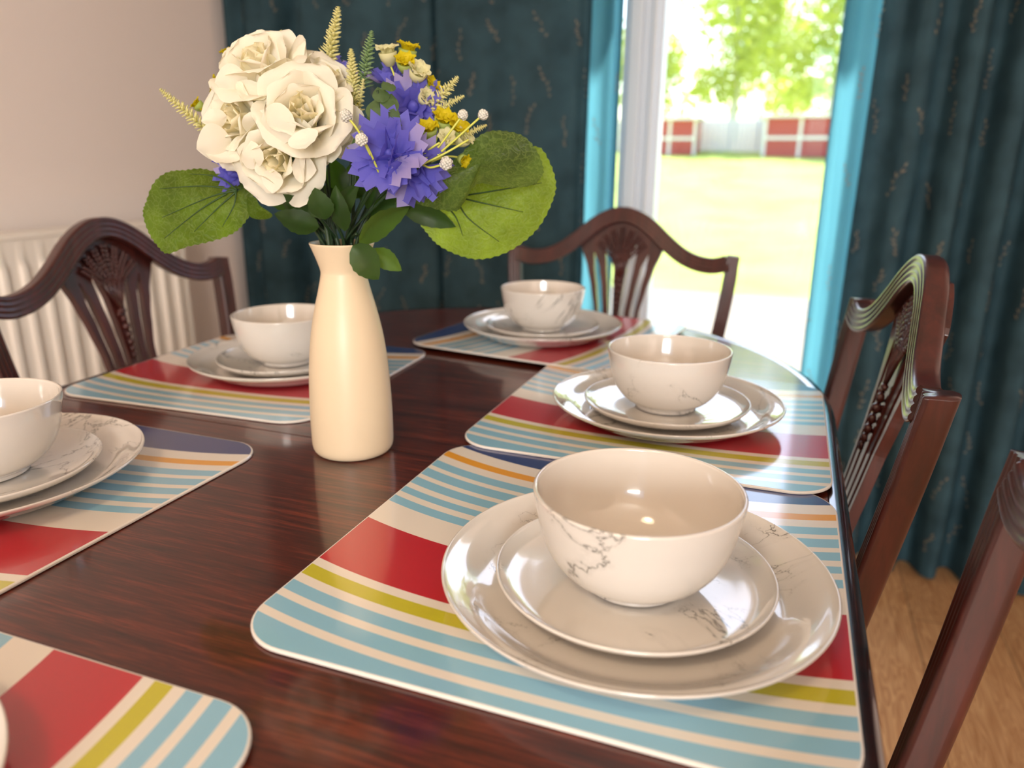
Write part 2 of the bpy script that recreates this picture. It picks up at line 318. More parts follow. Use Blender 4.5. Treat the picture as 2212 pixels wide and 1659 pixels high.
# ------------------------------------------------------------------ curtains
def curtain(name,prof,z0,z1,amp_bottom,seed,label,lin=None):
    rnd=random.Random(seed); pts=catmull([(x,y,0) for x,y in prof],10); n=len(pts); nz=60; bm=bmesh.new()
    ym=sum(p.y for p in pts)/n
    def surf(i,t):                        # i along width index (float), t 0 bottom..1 top
        a=int(min(max(i,0),n-1.001)); f=i-a; p=pts[a].lerp(pts[a+1],f)
        k=1+amp_bottom*(1-t)
        wob=.006*noise.noise((p.x*9,t*3.1,seed))+.0025*noise.noise((p.x*60,t*14,seed+3))
        return Vector((p.x+.012*noise.noise((p.x*4,t*2.2,seed+7)),ym+(p.y-ym)*k+wob,z0+(z1-z0)*t))
    g=[[bm.verts.new(surf(i,j/nz)) for j in range(nz+1)] for i in range(n)]
    for i in range(n-1):
        for j in range(nz):
            f=bm.faces.new((g[i][j],g[i+1][j],g[i+1][j+1],g[i][j+1])); xm=pts[i].x
            if lin[0]<xm<lin[1]: f.material_index=2
    # embroidered sprigs, lying on the cloth
    def sp(u,v):                          # metres along cloth -> surface
        return surf(u,v)
    L=[0]
    for a,b in zip(pts,pts[1:]): L.append(L[-1]+(b-a).length)
    def at(s,z):
        s=min(max(s,0),L[-1]-1e-4); 
        lo=0
        while L[lo+1]<s: lo+=1
        i=lo+(s-L[lo])/(L[lo+1]-L[lo]); t=(z-z0)/(z1-z0); p=surf(i,t); q=surf(min(i+.3,n-1.01),t); q0=surf(max(i-.3,0),t)
        d=(q-q0); nn=Vector((d.y,-d.x,0)).normalized(); return p+nn*.0012
    def leaf(s,z,ang,ln,wd):
        cu,cv=math.cos(ang),math.sin(ang); vs=[]
        for a,b in ((0,0),(.3,.5),(.62,.42),(1,0),(.62,-.42),(.3,-.5)):
            ds=a*ln*cu-b*wd*cv; dz=a*ln*cv+b*wd*cu; vs.append(bm.verts.new(at(s+ds,z+dz)))
        f=bm.faces.new(vs); f.material_index=1
    row=0; z=.1
    while z<1.75:
        s=.03+(.06 if row%2 else 0)+rnd.random()*.03
        while s<L[-1]-.03:
            a0=PI/2+rnd.uniform(-.35,.35); h=rnd.uniform(.045,.075); m=rnd.randint(4,6); bend=rnd.uniform(-.5,.5)
            ps,pz=s,z+rnd.uniform(-.03,.03)
            for q in range(m):
                t=q/(m-1); a=a0+bend*t
                leaf(ps,pz,a,h/m*1.1,.0014)
                leaf(ps,pz,a+rnd.choice((-1,1))*rnd.uniform(.5,.9),rnd.uniform(.009,.017),rnd.uniform(.003,.005))
                ps+=math.cos(a)*h/m; pz+=math.sin(a)*h/m
            leaf(ps,pz,a0+bend,.011,.005)
            s+=rnd.uniform(.10,.14)
        z+=.125; row+=1
    o=link(name,bm,['curtain','sprig','curtain_edge'],rec=False)
    tag(o,label,'curtain','teal curtains at the garden door')
    return o
lp=[(-1.725,2.06),(-1.68,2.02),(-1.64,2.045),(-1.60,2.015),(-1.56,2.03),(-1.53,2.05),(-1.50,2.10),(-1.47,2.10),(-1.445,2.05),(-1.42,2.025),(-1.33,2.03),(-1.25,2.022),(-1.17,2.034),(-1.08,2.024),(-1.0,2.03),(-.985,2.055),(-.97,2.03),(-.90,2.022),(-.82,2.03),(-.74,2.024),(-.66,2.035),(-.585,2.03),(-.555,2.045),(-.53,2.022),(-.505,2.03),(-.488,2.062),(-.472,2.055),(-.462,2.03),(-.458,2.05)]
curtain('curtain',lp,.012,2.30,.35,3,'teal curtain with tan leaf sprigs hanging left of the garden door',(-.537,0))
rp=[(.072,2.085),(.068,2.05),(.072,2.022),(.09,2.015),(.115,2.022),(.14,2.02),(.165,2.045),(.195,2.05),(.225,2.018),(.255,2.02),(.275,2.055),(.30,2.06),(.325,2.018),(.355,2.012),(.375,2.055),(.40,2.06),(.425,2.015),(.455,2.01),(.475,2.055),(.50,2.06),(.525,2.012),(.56,2.01),(.58,2.06),(.61,2.06),(.635,2.012),(.67,2.01),(.69,2.055),(.72,2.06),(.75,2.012),(.79,2.012),(.81,2.05),(.85,2.05),(.88,2.015),(.95,2.015),(1.0,2.05),(1.06,2.02),(1.15,2.03)]
curtain('curtain',rp,.012,2.30,.45,11,'teal curtain in tight folds hanging right of the garden door',(-1,.146))
bm=bmesh.new(); tube(bm,[(-1.72,2.06,2.32),(1.3,2.06,2.32)],.014,12); pole=link('curtain_pole',bm,'brass'); tag(pole,'metal pole carrying both teal curtains above the garden door','curtain pole')
# ------------------------------------------------------------------ the table
TX,HW=-.4175,.4915; TY0,TY1,TB=.17,.95,.515
def outline(off=0,n=48):
    pts=[]
    for i in range(n+1):
        a=PI*i/n; pts.append((TX+(HW+off)*math.cos(a),TY1+(TB+off)*math.sin(a)))
    for i in range(n+1):
        a=PI+PI*i/n; pts.append((TX+(HW+off)*math.cos(a),TY0+(TB+off)*math.sin(a)))
    return pts
table=empty('dining_table',(TX,.56,0),0,'long polished mahogany dining table with rounded ends and dark moulded edge','table')
def clip_poly(pts,y0,y1):
    def half(p,f,yc):
        o=[]
        for a,b in zip(p,p[1:]+p[:1]):
            if f(a[1]): o.append(a)
            if f(a[1])!=f(b[1]):
                t=(yc-a[1])/(b[1]-a[1]); o.append((a[0]+(b[0]-a[0])*t,yc))
        return o
    return half(half(pts,lambda y:y>=y0,y0),lambda y:y<=y1,y1)
def top_piece(name,y0,y1):
    pl=clip_poly(outline(-.0135),y0,y1); bm=bmesh.new()
    pl=[p for i,p in enumerate(pl) if (Vector(p)-Vector(pl[i-1])).length>1e-5]
    a=[bm.verts.new((x-TX,y-.56,T)) for x,y in pl]; b=[bm.verts.new((x-TX,y-.56,T-.022)) for x,y in pl]
    bm.faces.new(a); bm.faces.new(b[::-1])
    for i in range(len(a)): j=(i+1)%len(a); bm.faces.new((a[i],b[i],b[j],a[j]))
    e=[x for x in bm.edges if all(abs(v.co.z-T)<1e-6 for v in x.verts)]
    bmesh.ops.bevel(bm,geom=e,offset=.0007,segments=2,affect='EDGES')
    return link(name,bm,'mahogany_top',table,smooth=False)
top_piece('table_top',-1,.6515); top_piece('table_leaf',.6520,.9995); top_piece('table_top',1.0,3)
prof=[(-.0132,-.022),(-.0132,-.0002),(-.0125,.0001),(-.005,.0003),(-.002,.0006),(.0015,-.0005),(.004,-.004),(.0045,-.008),(.0035,-.012),(.006,-.016),(.0045,-.024),(-.004,-.030),(-.02,-.030)]
bm=bmesh.new(); rows=[[bm.verts.new((x-TX,y-.56,T+z)) for x,y in outline(o)] for o,z in prof]
for A,B in zip(rows,rows[1:]):
    for i in range(len(A)):
        j=(i+1)%len(A)
        bm.faces.new((A[i],A[j],B[j],B[i]))
link('edge_moulding',bm,'mahogany_edge',table)
bm=bmesh.new()
ap=outline(-.09); ii=outline(-.11); P4=[[bm.verts.new((x-TX,y-.56,z)) for x,y in q] for q,z in ((ap,T-.023),(ap,T-.095),(ii,T-.095),(ii,T-.023))]
for A,B in zip(P4,P4[1:]+P4[:1]):
    for i in range(len(A)): j=(i+1)%len(A); bm.faces.new((A[i],A[j],B[j],B[i]))
link('apron',bm,'mahogany',table)
for yy in (-.36,.36):
    bm=lathe([(0,T-.095),(.05,T-.095),(.05,.60),(.035,.58),(.045,.54),(.03,.50),(.05,.40),(.055,.34),(.04,.28),(.05,.24),(.05,.16),(0,.16)],32)
    for k in range(4):
        a=PI/4+k*PI/2; d=Vector((math.cos(a),math.sin(a),0)); tube(bm,catmull([d*.03+Vector((0,0,.22)),d*.14+Vector((0,0,.22)),d*.26+Vector((0,0,.12)),d*.36+Vector((0,0,.025))],5),lambda t:.028-.010*t,8)
    for v in bm.verts: v.co.y+=yy
    link('pedestal',bm,'mahogany',table)
    
# ------------------------------------------------------------------ placemats
def placemat():
    W,D,r,h=.1915,.1875,.042,.003; bm=bmesh.new()
    def ring(o,z):
        vs=[]
        for cx,cy,a0 in ((W-r,D-r,0),(-W+r,D-r,90),(-W+r,-D+r,180),(W-r,-D+r,270)):
            for k in range(13): a=R(a0+k*7.5); vs.append(bm.verts.new((cx+(r+o)*math.cos(a),cy+(r+o)*math.sin(a),z)))
        return vs
    rg=[ring(-.0008,0),ring(0,.0006),ring(0,h-.0009),ring(-.0006,h-.0002),ring(-.0016,h)]
    for k,(A,B) in enumerate(zip(rg,rg[1:])):
        for i in range(len(A)): j=(i+1)%len(A); f=bm.faces.new((A[i],A[j],B[j],B[i])); f.material_index=1
    f=bm.faces.new(rg[-1]); f.material_index=0; f=bm.faces.new(rg[0][::-1]); f.material_index=2
    o=link('placemat',bm,['print','mat_side','cork'],smooth=False); return o
pm0=placemat(); first=True
S=[ # x,y,z,rot(deg), label
 (-.1250,.5095,0,0,'striped placemat nearest the camera, at the right edge of the table'),
 (-.1265,.8690,.0031,0,'striped placemat half washed out by window glare, behind the nearest setting'),
 (-.3660,1.2180,.0063,-9+90.5,'striped placemat at the far rounded end of the table, stripes running away'),
 (-.7045,.8540,0,2.2,'striped placemat behind the cream vase on the radiator side'),
 (-.6900,.4180,0,0,'striped placemat with a navy corner, cut by the left edge of the photo'),
 (-.4182,.0800,.0032,90,'striped placemat cut off by the bottom left corner of the photo'),
]
mats=[]
for i,(x,y,z,rz,lab) in enumerate(S):
    o=pm0 if i==0 else dup(pm0); o.location=(x,y,T+.0005+z); o.rotation_euler=(0,0,R(rz)); tag(o,lab,'placemat','striped placemats on the table'); mats.append(o)
# ------------------------------------------------------------------ crockery
def prof_curve(p,k=5): return [(max(v.x,0),v.y) for v in catmull([(a,b,0) for a,b in p],k)]
def plate(name,Rr,H,foot):
    top=[(0,.0052),(foot*.6,.0052),(foot,.0056),(Rr*.76,.0078),(Rr*.89,H-.0068),(Rr*.965,H-.0024),(Rr-.0016,H-.0004)]
    tip=[(Rr-.0007,H+.0002),(Rr,H-.0006),(Rr-.0004,H-.002)]
    bot=[(Rr*.955,H-.0062),(Rr*.87,H-.0118 if H>.02 else H-.0105),(Rr*.74,.0036),(foot+.007,.0018)]
    foot_=[(foot+.003,.0008),(foot+.0015,0),(foot-.0015,0),(foot-.003,.0012),(foot*.6,.0016),(0,.0016)]
    return link(name,lathe(prof_curve(top)+tip+prof_curve(bot)+foot_,128),'ceramic')
def bowl():
    H=.0715; Rr=.0722
    outer=[(.034,.0),(.0355,.001),(.0355,.004),(.040,.0065),(.051,.0135),(.060,.025),(.0655,.038),(.069,.053),(.0712,.066),(.0718,.0705)]
    inner=[(.0690,.0705),(.0682,.064),(.0655,.050),(.0615,.037),(.0555,.024),(.046,.0135),(.033,.0085),(.018,.0075),(0,.0075)]
    bm=lathe([(0,.0022),(.030,.0022),(.032,0)]+prof_curve(outer)+[(.0714,.0714),(.0704,.0717),(.0694,.0713)]+prof_curve(inner),128)
    for f in bm.faces:
        c=f.calc_center_median(); 
        r=math.hypot(c.x,c.y)
        ri=lerp_table(c.z,[.0075,.0085,.0135,.024,.037,.05,.064,.0705],[.018,.033,.046,.0555,.0615,.0655,.0682,.069])
        f.material_index=1 if (c.z>.0070 and r<ri+.0012) else 0
    return link('bowl',bm,['ceramic','ceramic_plain'])
dp0=plate('dinner_plate',.135,.0248,.078); sp0=plate('side_plate',.0971,.0172,.056); bw0=bowl()
sets=[ # plate xy , tail of label, z of mat
 (-.0776,.4636,0,'of the nearest place setting, bottom right'),
 (-.1168,.8527,.0031,'of the second place setting on the right side'),
 (-.3815,1.1890,.0063,'of the setting at the far rounded table end'),
 (-.6665,.8655,0,'of the setting partly hidden behind the vase'),
 (-.6798,.4291,0,'of the setting cut by the left photo edge'),
 (-.4100,.0840,.0032,'of the setting in the bottom left corner')]
rn=random.Random(5)
for i,(x,y,z,tail) in enumerate(sets):
    b=T+.0005+z+.003
    for o0,h,kind,gp in ((dp0,.0002,'large white marbled dinner plate ','dinner plates'),(sp0,.0062,'small white marbled side plate ','side plates'),(bw0,.0125,'white marbled bowl ','marbled bowls')):
        o=o0 if i==0 else dup(o0); o.location=(x,y,b+h); o.rotation_euler=(0,0,[0.4,2.2,3.7,1.1,5.2,2.9][i]); tag(o,kind+tail,o0.name.split('.')[0].replace('_',' ').split()[-1],gp)
# ------------------------------------------------------------------ chairs
def rake(z): return max(0,z-.45)*.16 if z>.45 else (.45-z)*.10
def bow(u,z): return .016*(1-(u/.225)**2)*min(1,max(0,(z-.5)/.35))
crest_pts=[(-.2245,.8715),(-.214,.8672),(-.196,.8645),(-.168,.869),(-.1386,.882),(-.1056,.9065),(-.0726,.9345),(-.043,.9525),(-.015,.9615)]
crest_pts=crest_pts+[(-u,z) for u,z in crest_pts[::-1]]
def reeds(t,n=4): return .0022*abs(math.sin(t*PI*n))**.6
def sweep(bm,path,w,depth,front0,ends=True,n=16,side=1):
    """moulding swept along a path in the (u,z) plane of the chair back; reeded on the front"""
    m=len(path); rows=[]
    for i,p in enumerate(path):
        d=(path[min(i+1,m-1)]-path[max(i-1,0)]).normalized(); nn=Vector((-d.y,d.x,0))
        wi=w(i/(m-1)) if callable(w) else w; row=[]
        sec=[]
        for k in range(n+1):
            t=k/n; sec.append((-t*wi,-reeds(t)))                    # front, from outer edge inwards
        sec+=[(-wi+.0015,.004),(-wi+.0015,depth-.009),(-wi+.003,depth-.004),(-wi+.006,depth-.0012),(-wi+.010,depth),(-.010,depth),(-.006,depth-.0012),(-.003,depth-.004),(-.001,depth-.009),(-.001,.004)]
        for o,y in sec:
            q=p+nn*(o*side); row.append(bm.verts.new((q.x,rake(q.y)+bow(q.x,q.y)+front0+y,q.y)))
        rows.append(row)
    for A,B in zip(rows,rows[1:]):
        for k in range(len(A)): bm.faces.new((A[k],A[(k+1)%len(A)],B[(k+1)%len(A)],B[k]))
    if ends: bm.faces.new(rows[0][::-1]); bm.faces.new(rows[-1])
def make_chair():
    root=empty('dining_chair')
    # crest rail
    bm=bmesh.new(); path=catmull([(u,z,0) for u,z in crest_pts],7); sweep(bm,path,.033,.025,-.004,side=1); link('crest_rail',bm,'mahogany',root)
    # posts
    for s in (-1,1):
        bm=bmesh.new(); pth=catmull([(s*.2285,.8705,0),(s*.2275,.855,0),(s*.226,.82,0),(s*.220,.76,0),(s*.210,.68,0),(s*.200,.58,0),(s*.195,.47,0)],6)
        sweep(bm,pth,.028,.028,0,side=(-1 if s<0 else 1)*-1)
        bm2=bm
        tube(bm2,catmull([(s*.181,rake(.47)+.014,.475),(s*.181,.018,.40),(s*.18,.035,.2),(s*.178,.065,.0)],5),.019,4)
        link('rear_post',bm,'mahogany',root)
    # splat
    zt=[.47,.56,.60,.735,.784,.83,.866,.883]
    E=[.045,.040,.040,.051,.062,.0745,.089,.097]; I0=[.010,.010,.007,.0075,.010,.0145,.024,.0335]; I1=[.010,.010,.012,.019,.0245,.031,.0355,.0335]
    O0=[.022,.022,.024,.0315,.038,.0465,.062,.062]; O1=[.022,.022,.031,.0425,.050,.0585,.062,.062]
    zs=[.465+.0065*i for i in range(65)]+[.8875,.895,.902,.910,.918,.926,.933,.940]
    bm=bmesh.new(); rows=[]
    for z in zs:
        if z<=.884: e=lerp_table(z,zt,E)
        else: e=lerp_table(z,[.884,.895,.902,.910,.918,.926,.933,.940],[.098,.103,.100,.092,.083,.074,.063,.050])
        i0,i1=lerp_table(z,zt,I0),lerp_table(z,zt,I1); o0,o1=lerp_table(z,zt,O0),lerp_table(z,zt,O1)
        if z>.883 or z<.56: i1=i0
        if z>.866 or z<.56: o1=o0
        o0=min(o0,e-.005); o1=min(max(o1,o0),e-.004); i1=min(i1,o0-.004); i0=min(i0,i1)
        row=[]
        for u in (-e,-o1,-o0,-i1,-i0,0,i0,i1,o0,o1,e): row.append((u,z))
        rows.append(row)
    V=[[bm.verts.new((u,rake(z)+bow(u,z)+.012,z)) for u,z in r] for r in rows]
    for a in range(len(rows)-1):
        for k in range(10):
            if k in (1,3,6,8):
                if abs(rows[a][k][0]-rows[a][k+1][0])>.0012 or abs(rows[a+1][k][0]-rows[a+1][k+1][0])>.0012: continue
            bm.faces.new((V[a][k],V[a][k+1],V[a+1][k+1],V[a+1][k]))
    bmesh.ops.remove_doubles(bm,verts=bm.verts,dist=.0008)
    r=bmesh.ops.solidify(bm,geom=bm.faces[:],thickness=.013)
    sp=link('splat',bm,'mahogany',root,smooth=False); md=sp.modifiers.new('b','BEVEL'); md.width=.0022; md.segments=2; md.angle_limit=R(40)
    # carved wheat sheaf
    bm=bmesh.new()
    def P(u,z,o=0): return Vector((u,rake(z)+bow(u,z)+.010-o,z))
    def blob(c,d,ln,wd):
        d=d.normalized(); s=Vector((0,-1,0)).cross(d).normalized(); q=bmesh.ops.create_icosphere(bm,subdivisions=1,radius=1)['verts']
        for v in q: v.co=c+d*(v.co.z*ln)+s*(v.co.x*wd)+Vector((0,-1,0))*(v.co.y*wd*.9)
    for k in range(7):
        a=(k-3)*.30; L=.076-.004*abs(k-3)
        b=Vector((0,0,.842)); dd=Vector((math.sin(a),0,math.cos(a)))
        for j in range(9):
            t=.012+L*.9*j/9; c=b+dd*t; n2=Vector((dd.z,0,-dd.x))
            for s in (-1,1): blob(P(c.x+n2.x*s*.0035,c.z+n2.z*s*.0035,.003),dd+n2*s*.35,.0058,.0036)
    for k in range(5):
        a=(k-2)*.22; tube(bm,[P(0,.806,.004),P(math.sin(a)*.03,.806+math.cos(a)*.035,.004),P(math.sin(a)*.05,.806+math.cos(a)*.058,.003)],.0028,6)
    blob(P(0,.806,.004),Vector((1,0,0)),.010,.0055); blob(P(-.006,.80,.004),Vector((1,0,-.6)),.008,.004)
    for j,(z,wd) in enumerate(((.792,.006),(.779,.0075),(.765,.006),(.752,.0065),(.740,.005),(.729,.0038))): blob(P(0,z,.003),Vector((0,0,1)),.008,wd)
    link('wheat_carving',bm,'mahogany',sp)
    # seat, rails, legs
    bm=bmesh.new(); box(bm,(-.20,.0,.395),(.20,.03,.465),.003); link('shoe_rail',bm,'mahogany',root,smooth=False)
    def trap(bm,z0,z1,y0,y1,wb,wf):
        v=[bm.verts.new((x,y,z)) for z in (z0,z1) for x,y in ((-wb,y1),(wb,y1),(wf,y0),(-wf,y0))]
        for f in ((3,2,1,0),(4,5,6,7),(0,1,5,4),(1,2,6,5),(2,3,7,6),(3,0,4,7)): bm.faces.new([v[i] for i in f])
    bm=bmesh.new(); trap(bm,.38,.442,-.42,-.001,.195,.245); link('seat_rail',bm,'mahogany',root,smooth=False)
    bm=bmesh.new(); trap(bm,.4425,.474,-.415,-.004,.19,.24); bmesh.ops.bevel(bm,geom=[e for e in bm.edges if any(v.co.z>.47 for v in e.verts)],offset=.014,segments=4,affect='EDGES'); link('seat',bm,'seat_fabric',root)
    for s in (-1,1):
        bm=bmesh.new(); v=[bm.verts.new((s*(.222+a*.018*(1-.35*k)),-.395+b*.018*(1-.35*k),.379*(1-k))) for k in (0,1) for a,b in ((-1,-1),(1,-1),(1,1),(-1,1))]
        for f in ((3,2,1,0),(4,5,6,7),(0,1,5,4),(1,2,6,5),(2,3,7,6),(3,0,4,7)): bm.faces.new([v[i] for i in f])
        link('front_leg',bm,'mahogany',root,smooth=False)
    return root
ch0=make_chair()
# local: back towards +y ; placed with its back line at (x,y) and turned
CH=[ (.048,.935,-90+3,'carved shield-back mahogany chair pushed in beside the second right-hand place setting'),
     (.066,.330,-98,'mahogany chair at the right edge of the photo, only its long dark post showing'),
     (-.347,1.553,0,'mahogany chair at the far end of the table in front of the garden door'),
     (-.985,.945,90,'carved mahogany chair standing against the radiator wall behind the vase setting')]
for i,(x,y,rz,lab) in enumerate(CH):
    o=ch0 if i==0 else dup(ch0); o.location=(x,y,0); o.rotation_euler=(0,0,R(rz)); tag(o,lab,'chair','mahogany chairs round the table')
# ------------------------------------------------------------------ vase
VC=Vector((-.416,.640,T+.0005))
vp=[(.030,0),(.037,0),(.0405,.0025),(.0424,.008),(.0428,.02),(.0426,.05),(.0408,.088),(.0372,.122),(.0318,.150),(.0262,.172),(.0228,.187),(.0228,.193),(.0252,.201),(.0288,.211),(.0318,.2185)]
vi=[(.0300,.2188),(.0262,.208),(.0205,.192),(.0235,.172),(.030,.148),(.037,.10),(.0395,.05),(.038,.012),(.02,.007),(0,.007)]
vase=link('vase',lathe([(0,.002),(.028,.002)]+prof_curve(vp,4)+[(.0316,.2195),(.0306,.2196)]+prof_curve(vi,4),96),'vase'); vase.location=VC
tag(vase,'tall matte cream vase with flared lip standing on the bare table','vase')
# ------------------------------------------------------------------ the bouquet: every stem is a thing of its own
rf=random.Random(77)
def stem_pts(end,into=None,neck=None,bend=.3):
    """from inside the vase through its neck to the flower"""
    end=Vector(end); d=end-VC; a=math.atan2(d.y,d.x)+rf.uniform(-.5,.5); rr=rf.uniform(.004,.0155)
    nk=VC+Vector((rr*math.cos(a),rr*math.sin(a),.196)); ft=VC+Vector((-.018*math.cos(a),-.018*math.sin(a),.03+rf.random()*.02))
    rim=VC+Vector((rr*1.35*math.cos(a),rr*1.35*math.sin(a),.222))
    mid=rim.lerp(end,.5)+Vector((0,0,.12*bend*(end-rim).length))
    if into is not None: mid=mid.lerp(end-Vector(into).normalized()*(end-rim).length*.4,.6)
    return [p for p in catmull([ft,nk,rim,mid,end],7)]
def frame(axis,roll=0):
    z=Vector(axis).normalized(); x=z.orthogonal().normalized(); y=z.cross(x); M3=Matrix((x,y,z)).transposed(); return (M3@Matrix.Rotation(roll,3,'Z'))
def add_stem(root,pts,r=.0018,mat='stem'):
    bm=bmesh.new(); tube(bm,pts,r,7); o=link('stem',bm,mat,root); return o
def petal_bm(h,w,open0,open1,r0,cup,ruf,seed,curl=.3,n=12,m=13,point=.0):
    """petal rising from radius r0, tilting from open0 to open1 (radians from axis), half angle cup"""
    bm=bmesh.new(); g=[]; rad=r0; z=0; pr=[(rad,z,open0)]
    for i in range(1,n):
        t=i/(n-1); th=open0+(open1-open0)*t**1.5+(curl*max(0,t-.72)/.28 if curl else 0); rad+=h/(n-1)*math.sin(th); z+=h/(n-1)*math.cos(th); pr.append((rad,z,th))
    for i,(rr,zz,th) in enumerate(pr):
        t=i/(n-1); ww=w*(math.sin(PI*min(1,.18+.62*t))**.75)*(1 if t<.82 else math.sqrt(max(.0,1-((t-.82)/.2)**2)) *(1-point)+ (1-(t-.82)/.18)*point*.9+.02)
        row=[]
        for j in range(m):
            s=-1+2*j/(m-1); a=s*cup*(1-.25*t); Rr=max(rr,.35*w)
            x=ww*s; y=rr-(1-math.cos(a))*Rr*.9; 
            nz=ruf*noise.noise((s*2.1+seed*3.7,t*2.3,seed*1.3))*t
            row.append(bm.verts.new((x,y+nz*math.cos(th),zz-nz*math.sin(th)+ruf*.5*noise.noise((s*3+9,seed,t))*t)))
        g.append(row)
    for A,B in zip(g,g[1:]):
        for j in range(m-1): bm.faces.new((A[j],A[j+1],B[j+1],B[j]))
    return bm
def place_bm(bm,mtx):
    bmesh.ops.transform(bm,matrix=mtx,verts=bm.verts)
def merge(dst,src,mat=0):
    mp={v:dst.verts.new(v.co) for v in src.verts}
    for f in src.faces:
        nf=dst.faces.new([mp[v] for v in f.verts]); nf.material_index=mat
    src.free()
def leaf_outline(root,name,outl,center,bulge,mat,serr=.0,N=110,rings=9,dome=None,seed=0,ruf=.002):
    """a broad leaf: closed edge line, raised towards a centre and waved"""
    per=len(outl); e=catmull(outl,max(2,N//per),True); c=Vector(center); n=Vector((0,0,0))
    for a,b in zip(e,e[1:]+e[:1]): n+=(a-c).cross(b-c)
    n.normalize(); B=Vector(bulge); bm=bmesh.new(); prev=None; cv=bm.verts.new(c)
    for k in range(1,rings+1):
        t=k/rings; row=[]
        for i,p in enumerate(e):
            q=c.lerp(p,t)
            if k==rings and serr: q+=(p-c).normalized()*(serr if i%2 else 0)
            q+=B*(math.sin(t*PI)*.8)+n*ruf*noise.noise(q*38+Vector((seed,0,0)))*(t+.3)
            row.append(bm.verts.new(q))
        for i in range(len(row)):
            j=(i+1)%len(row)
            if prev is None: bm.faces.new((cv,row[i],row[j]))
            else: bm.faces.new((prev[i],row[i],row[j],prev[j]))
        prev=row
    return link(name,bm,mat,root,rec=True)
def small_leaf_bm(base,tip,side,width,fold=.25,arch=.12,serr=0,n=12,seed=0):
    base,tip,side=Vector(base),Vector(tip),Vector(side); ax=tip-base; L=ax.length; ax.normalize(); side=(side-ax*side.dot(ax)).normalized(); nn=ax.cross(side); bm=bmesh.new(); g=[]
    for i in range(n+1):
        t=i/n; w=width*(math.sin(PI*t**.85))**.8*(1-.12*t); c=base+ax*L*t+nn*(-arch*L*math.sin(PI*t)); row=[]
        for j in range(-3,4):
            s=j/3; ws=w*s*(1+(serr if (i%2 and abs(j)==3) else 0)); row.append(bm.verts.new(c+side*ws+nn*(abs(s)*w*fold+.0012*noise.noise((i*.7,j*.9,seed)))))
        g.append(row)
    for A,B in zip(g,g[1:]):
        for j in range(6): bm.faces.new((A[j],A[j+1],B[j+1],B[j]))
    return bm
def add_leaf(root,base,tip,side,width,mat='darkleaf',**k):
    return link('leaf',small_leaf_bm(base,tip,side,width,**k),mat,root)
def rose(pos,ax,rad,label,leaves=(),seed=1,extra=()):
    ax=Vector(ax).normalized(); base=Vector(pos)-ax*rad*.45; root=empty('white_rose',base,0,label,'rose','cream silk roses in the vase')
    F=Matrix.Translation((0,0,0)).to_3x3()@frame(ax,seed*1.7); F4=F.to_4x4(); rad*=.80; k=rad/.045
    def put(n,h,w,o0,o1,r0,cup,ruf,curl,ph,zoff,name='petal',acc=None):
        for i in range(n):
            bm=petal_bm(h*k*rf.uniform(.94,1.06),w*k,o0+rf.uniform(-.08,.08),o1+rf.uniform(-.12,.12),r0*k,cup,ruf*k,seed+i*.77+ph,curl)
            place_bm(bm,F4@Matrix.Translation((0,0,zoff*k))@Matrix.Rotation(ph+2*PI*i/n+rf.uniform(-.12,.12),4,'Z'))
            if acc is not None: merge(acc,bm)
            else: link(name,bm,'rose',root,rec=False)
    core=bmesh.new()
    put(3,.034,.014,.02,.08,.003,1.3,.002,.15,.3,.004,acc=core); put(3,.037,.020,.08,.20,.006,1.2,.002,.35,.9,.002,acc=core)
    link('flower_heart',core,'roseheart',root,rec=False)
    put(3,.043,.030,.20,.34,.008,1.1,.002,.7,.2,0); put(3,.050,.037,.42,.62,.009,.85,.003,1.1,.9,-.002); put(3,.056,.043,.80,1.10,.009,.55,.004,1.0,.1,-.005)
    for b,t,s_,wd,fo in extra:
        link('petal',small_leaf_bm(Vector(b)-base,Vector(t)-base,s_,wd,fold=fo,arch=.16,seed=seed),'rose',root,rec=False)
    bm=bmesh.new(); merge(bm,lathe([(0,-.012*k),(.005*k,-.010*k),(.009*k,-.003*k),(.010*k,.004*k),(0,.004*k)],12)); place_bm(bm,F4); link('calyx',bm,'midleaf',root)
    sp=[p-base for p in stem_pts(base-ax*.01*k,ax)]; add_stem(root,sp,.0024)
    for b,t,s,wd,mt in leaves: add_leaf(root,Vector(b)-base,Vector(t)-base,s,wd,mt,serr=.08,seed=seed)
    return root
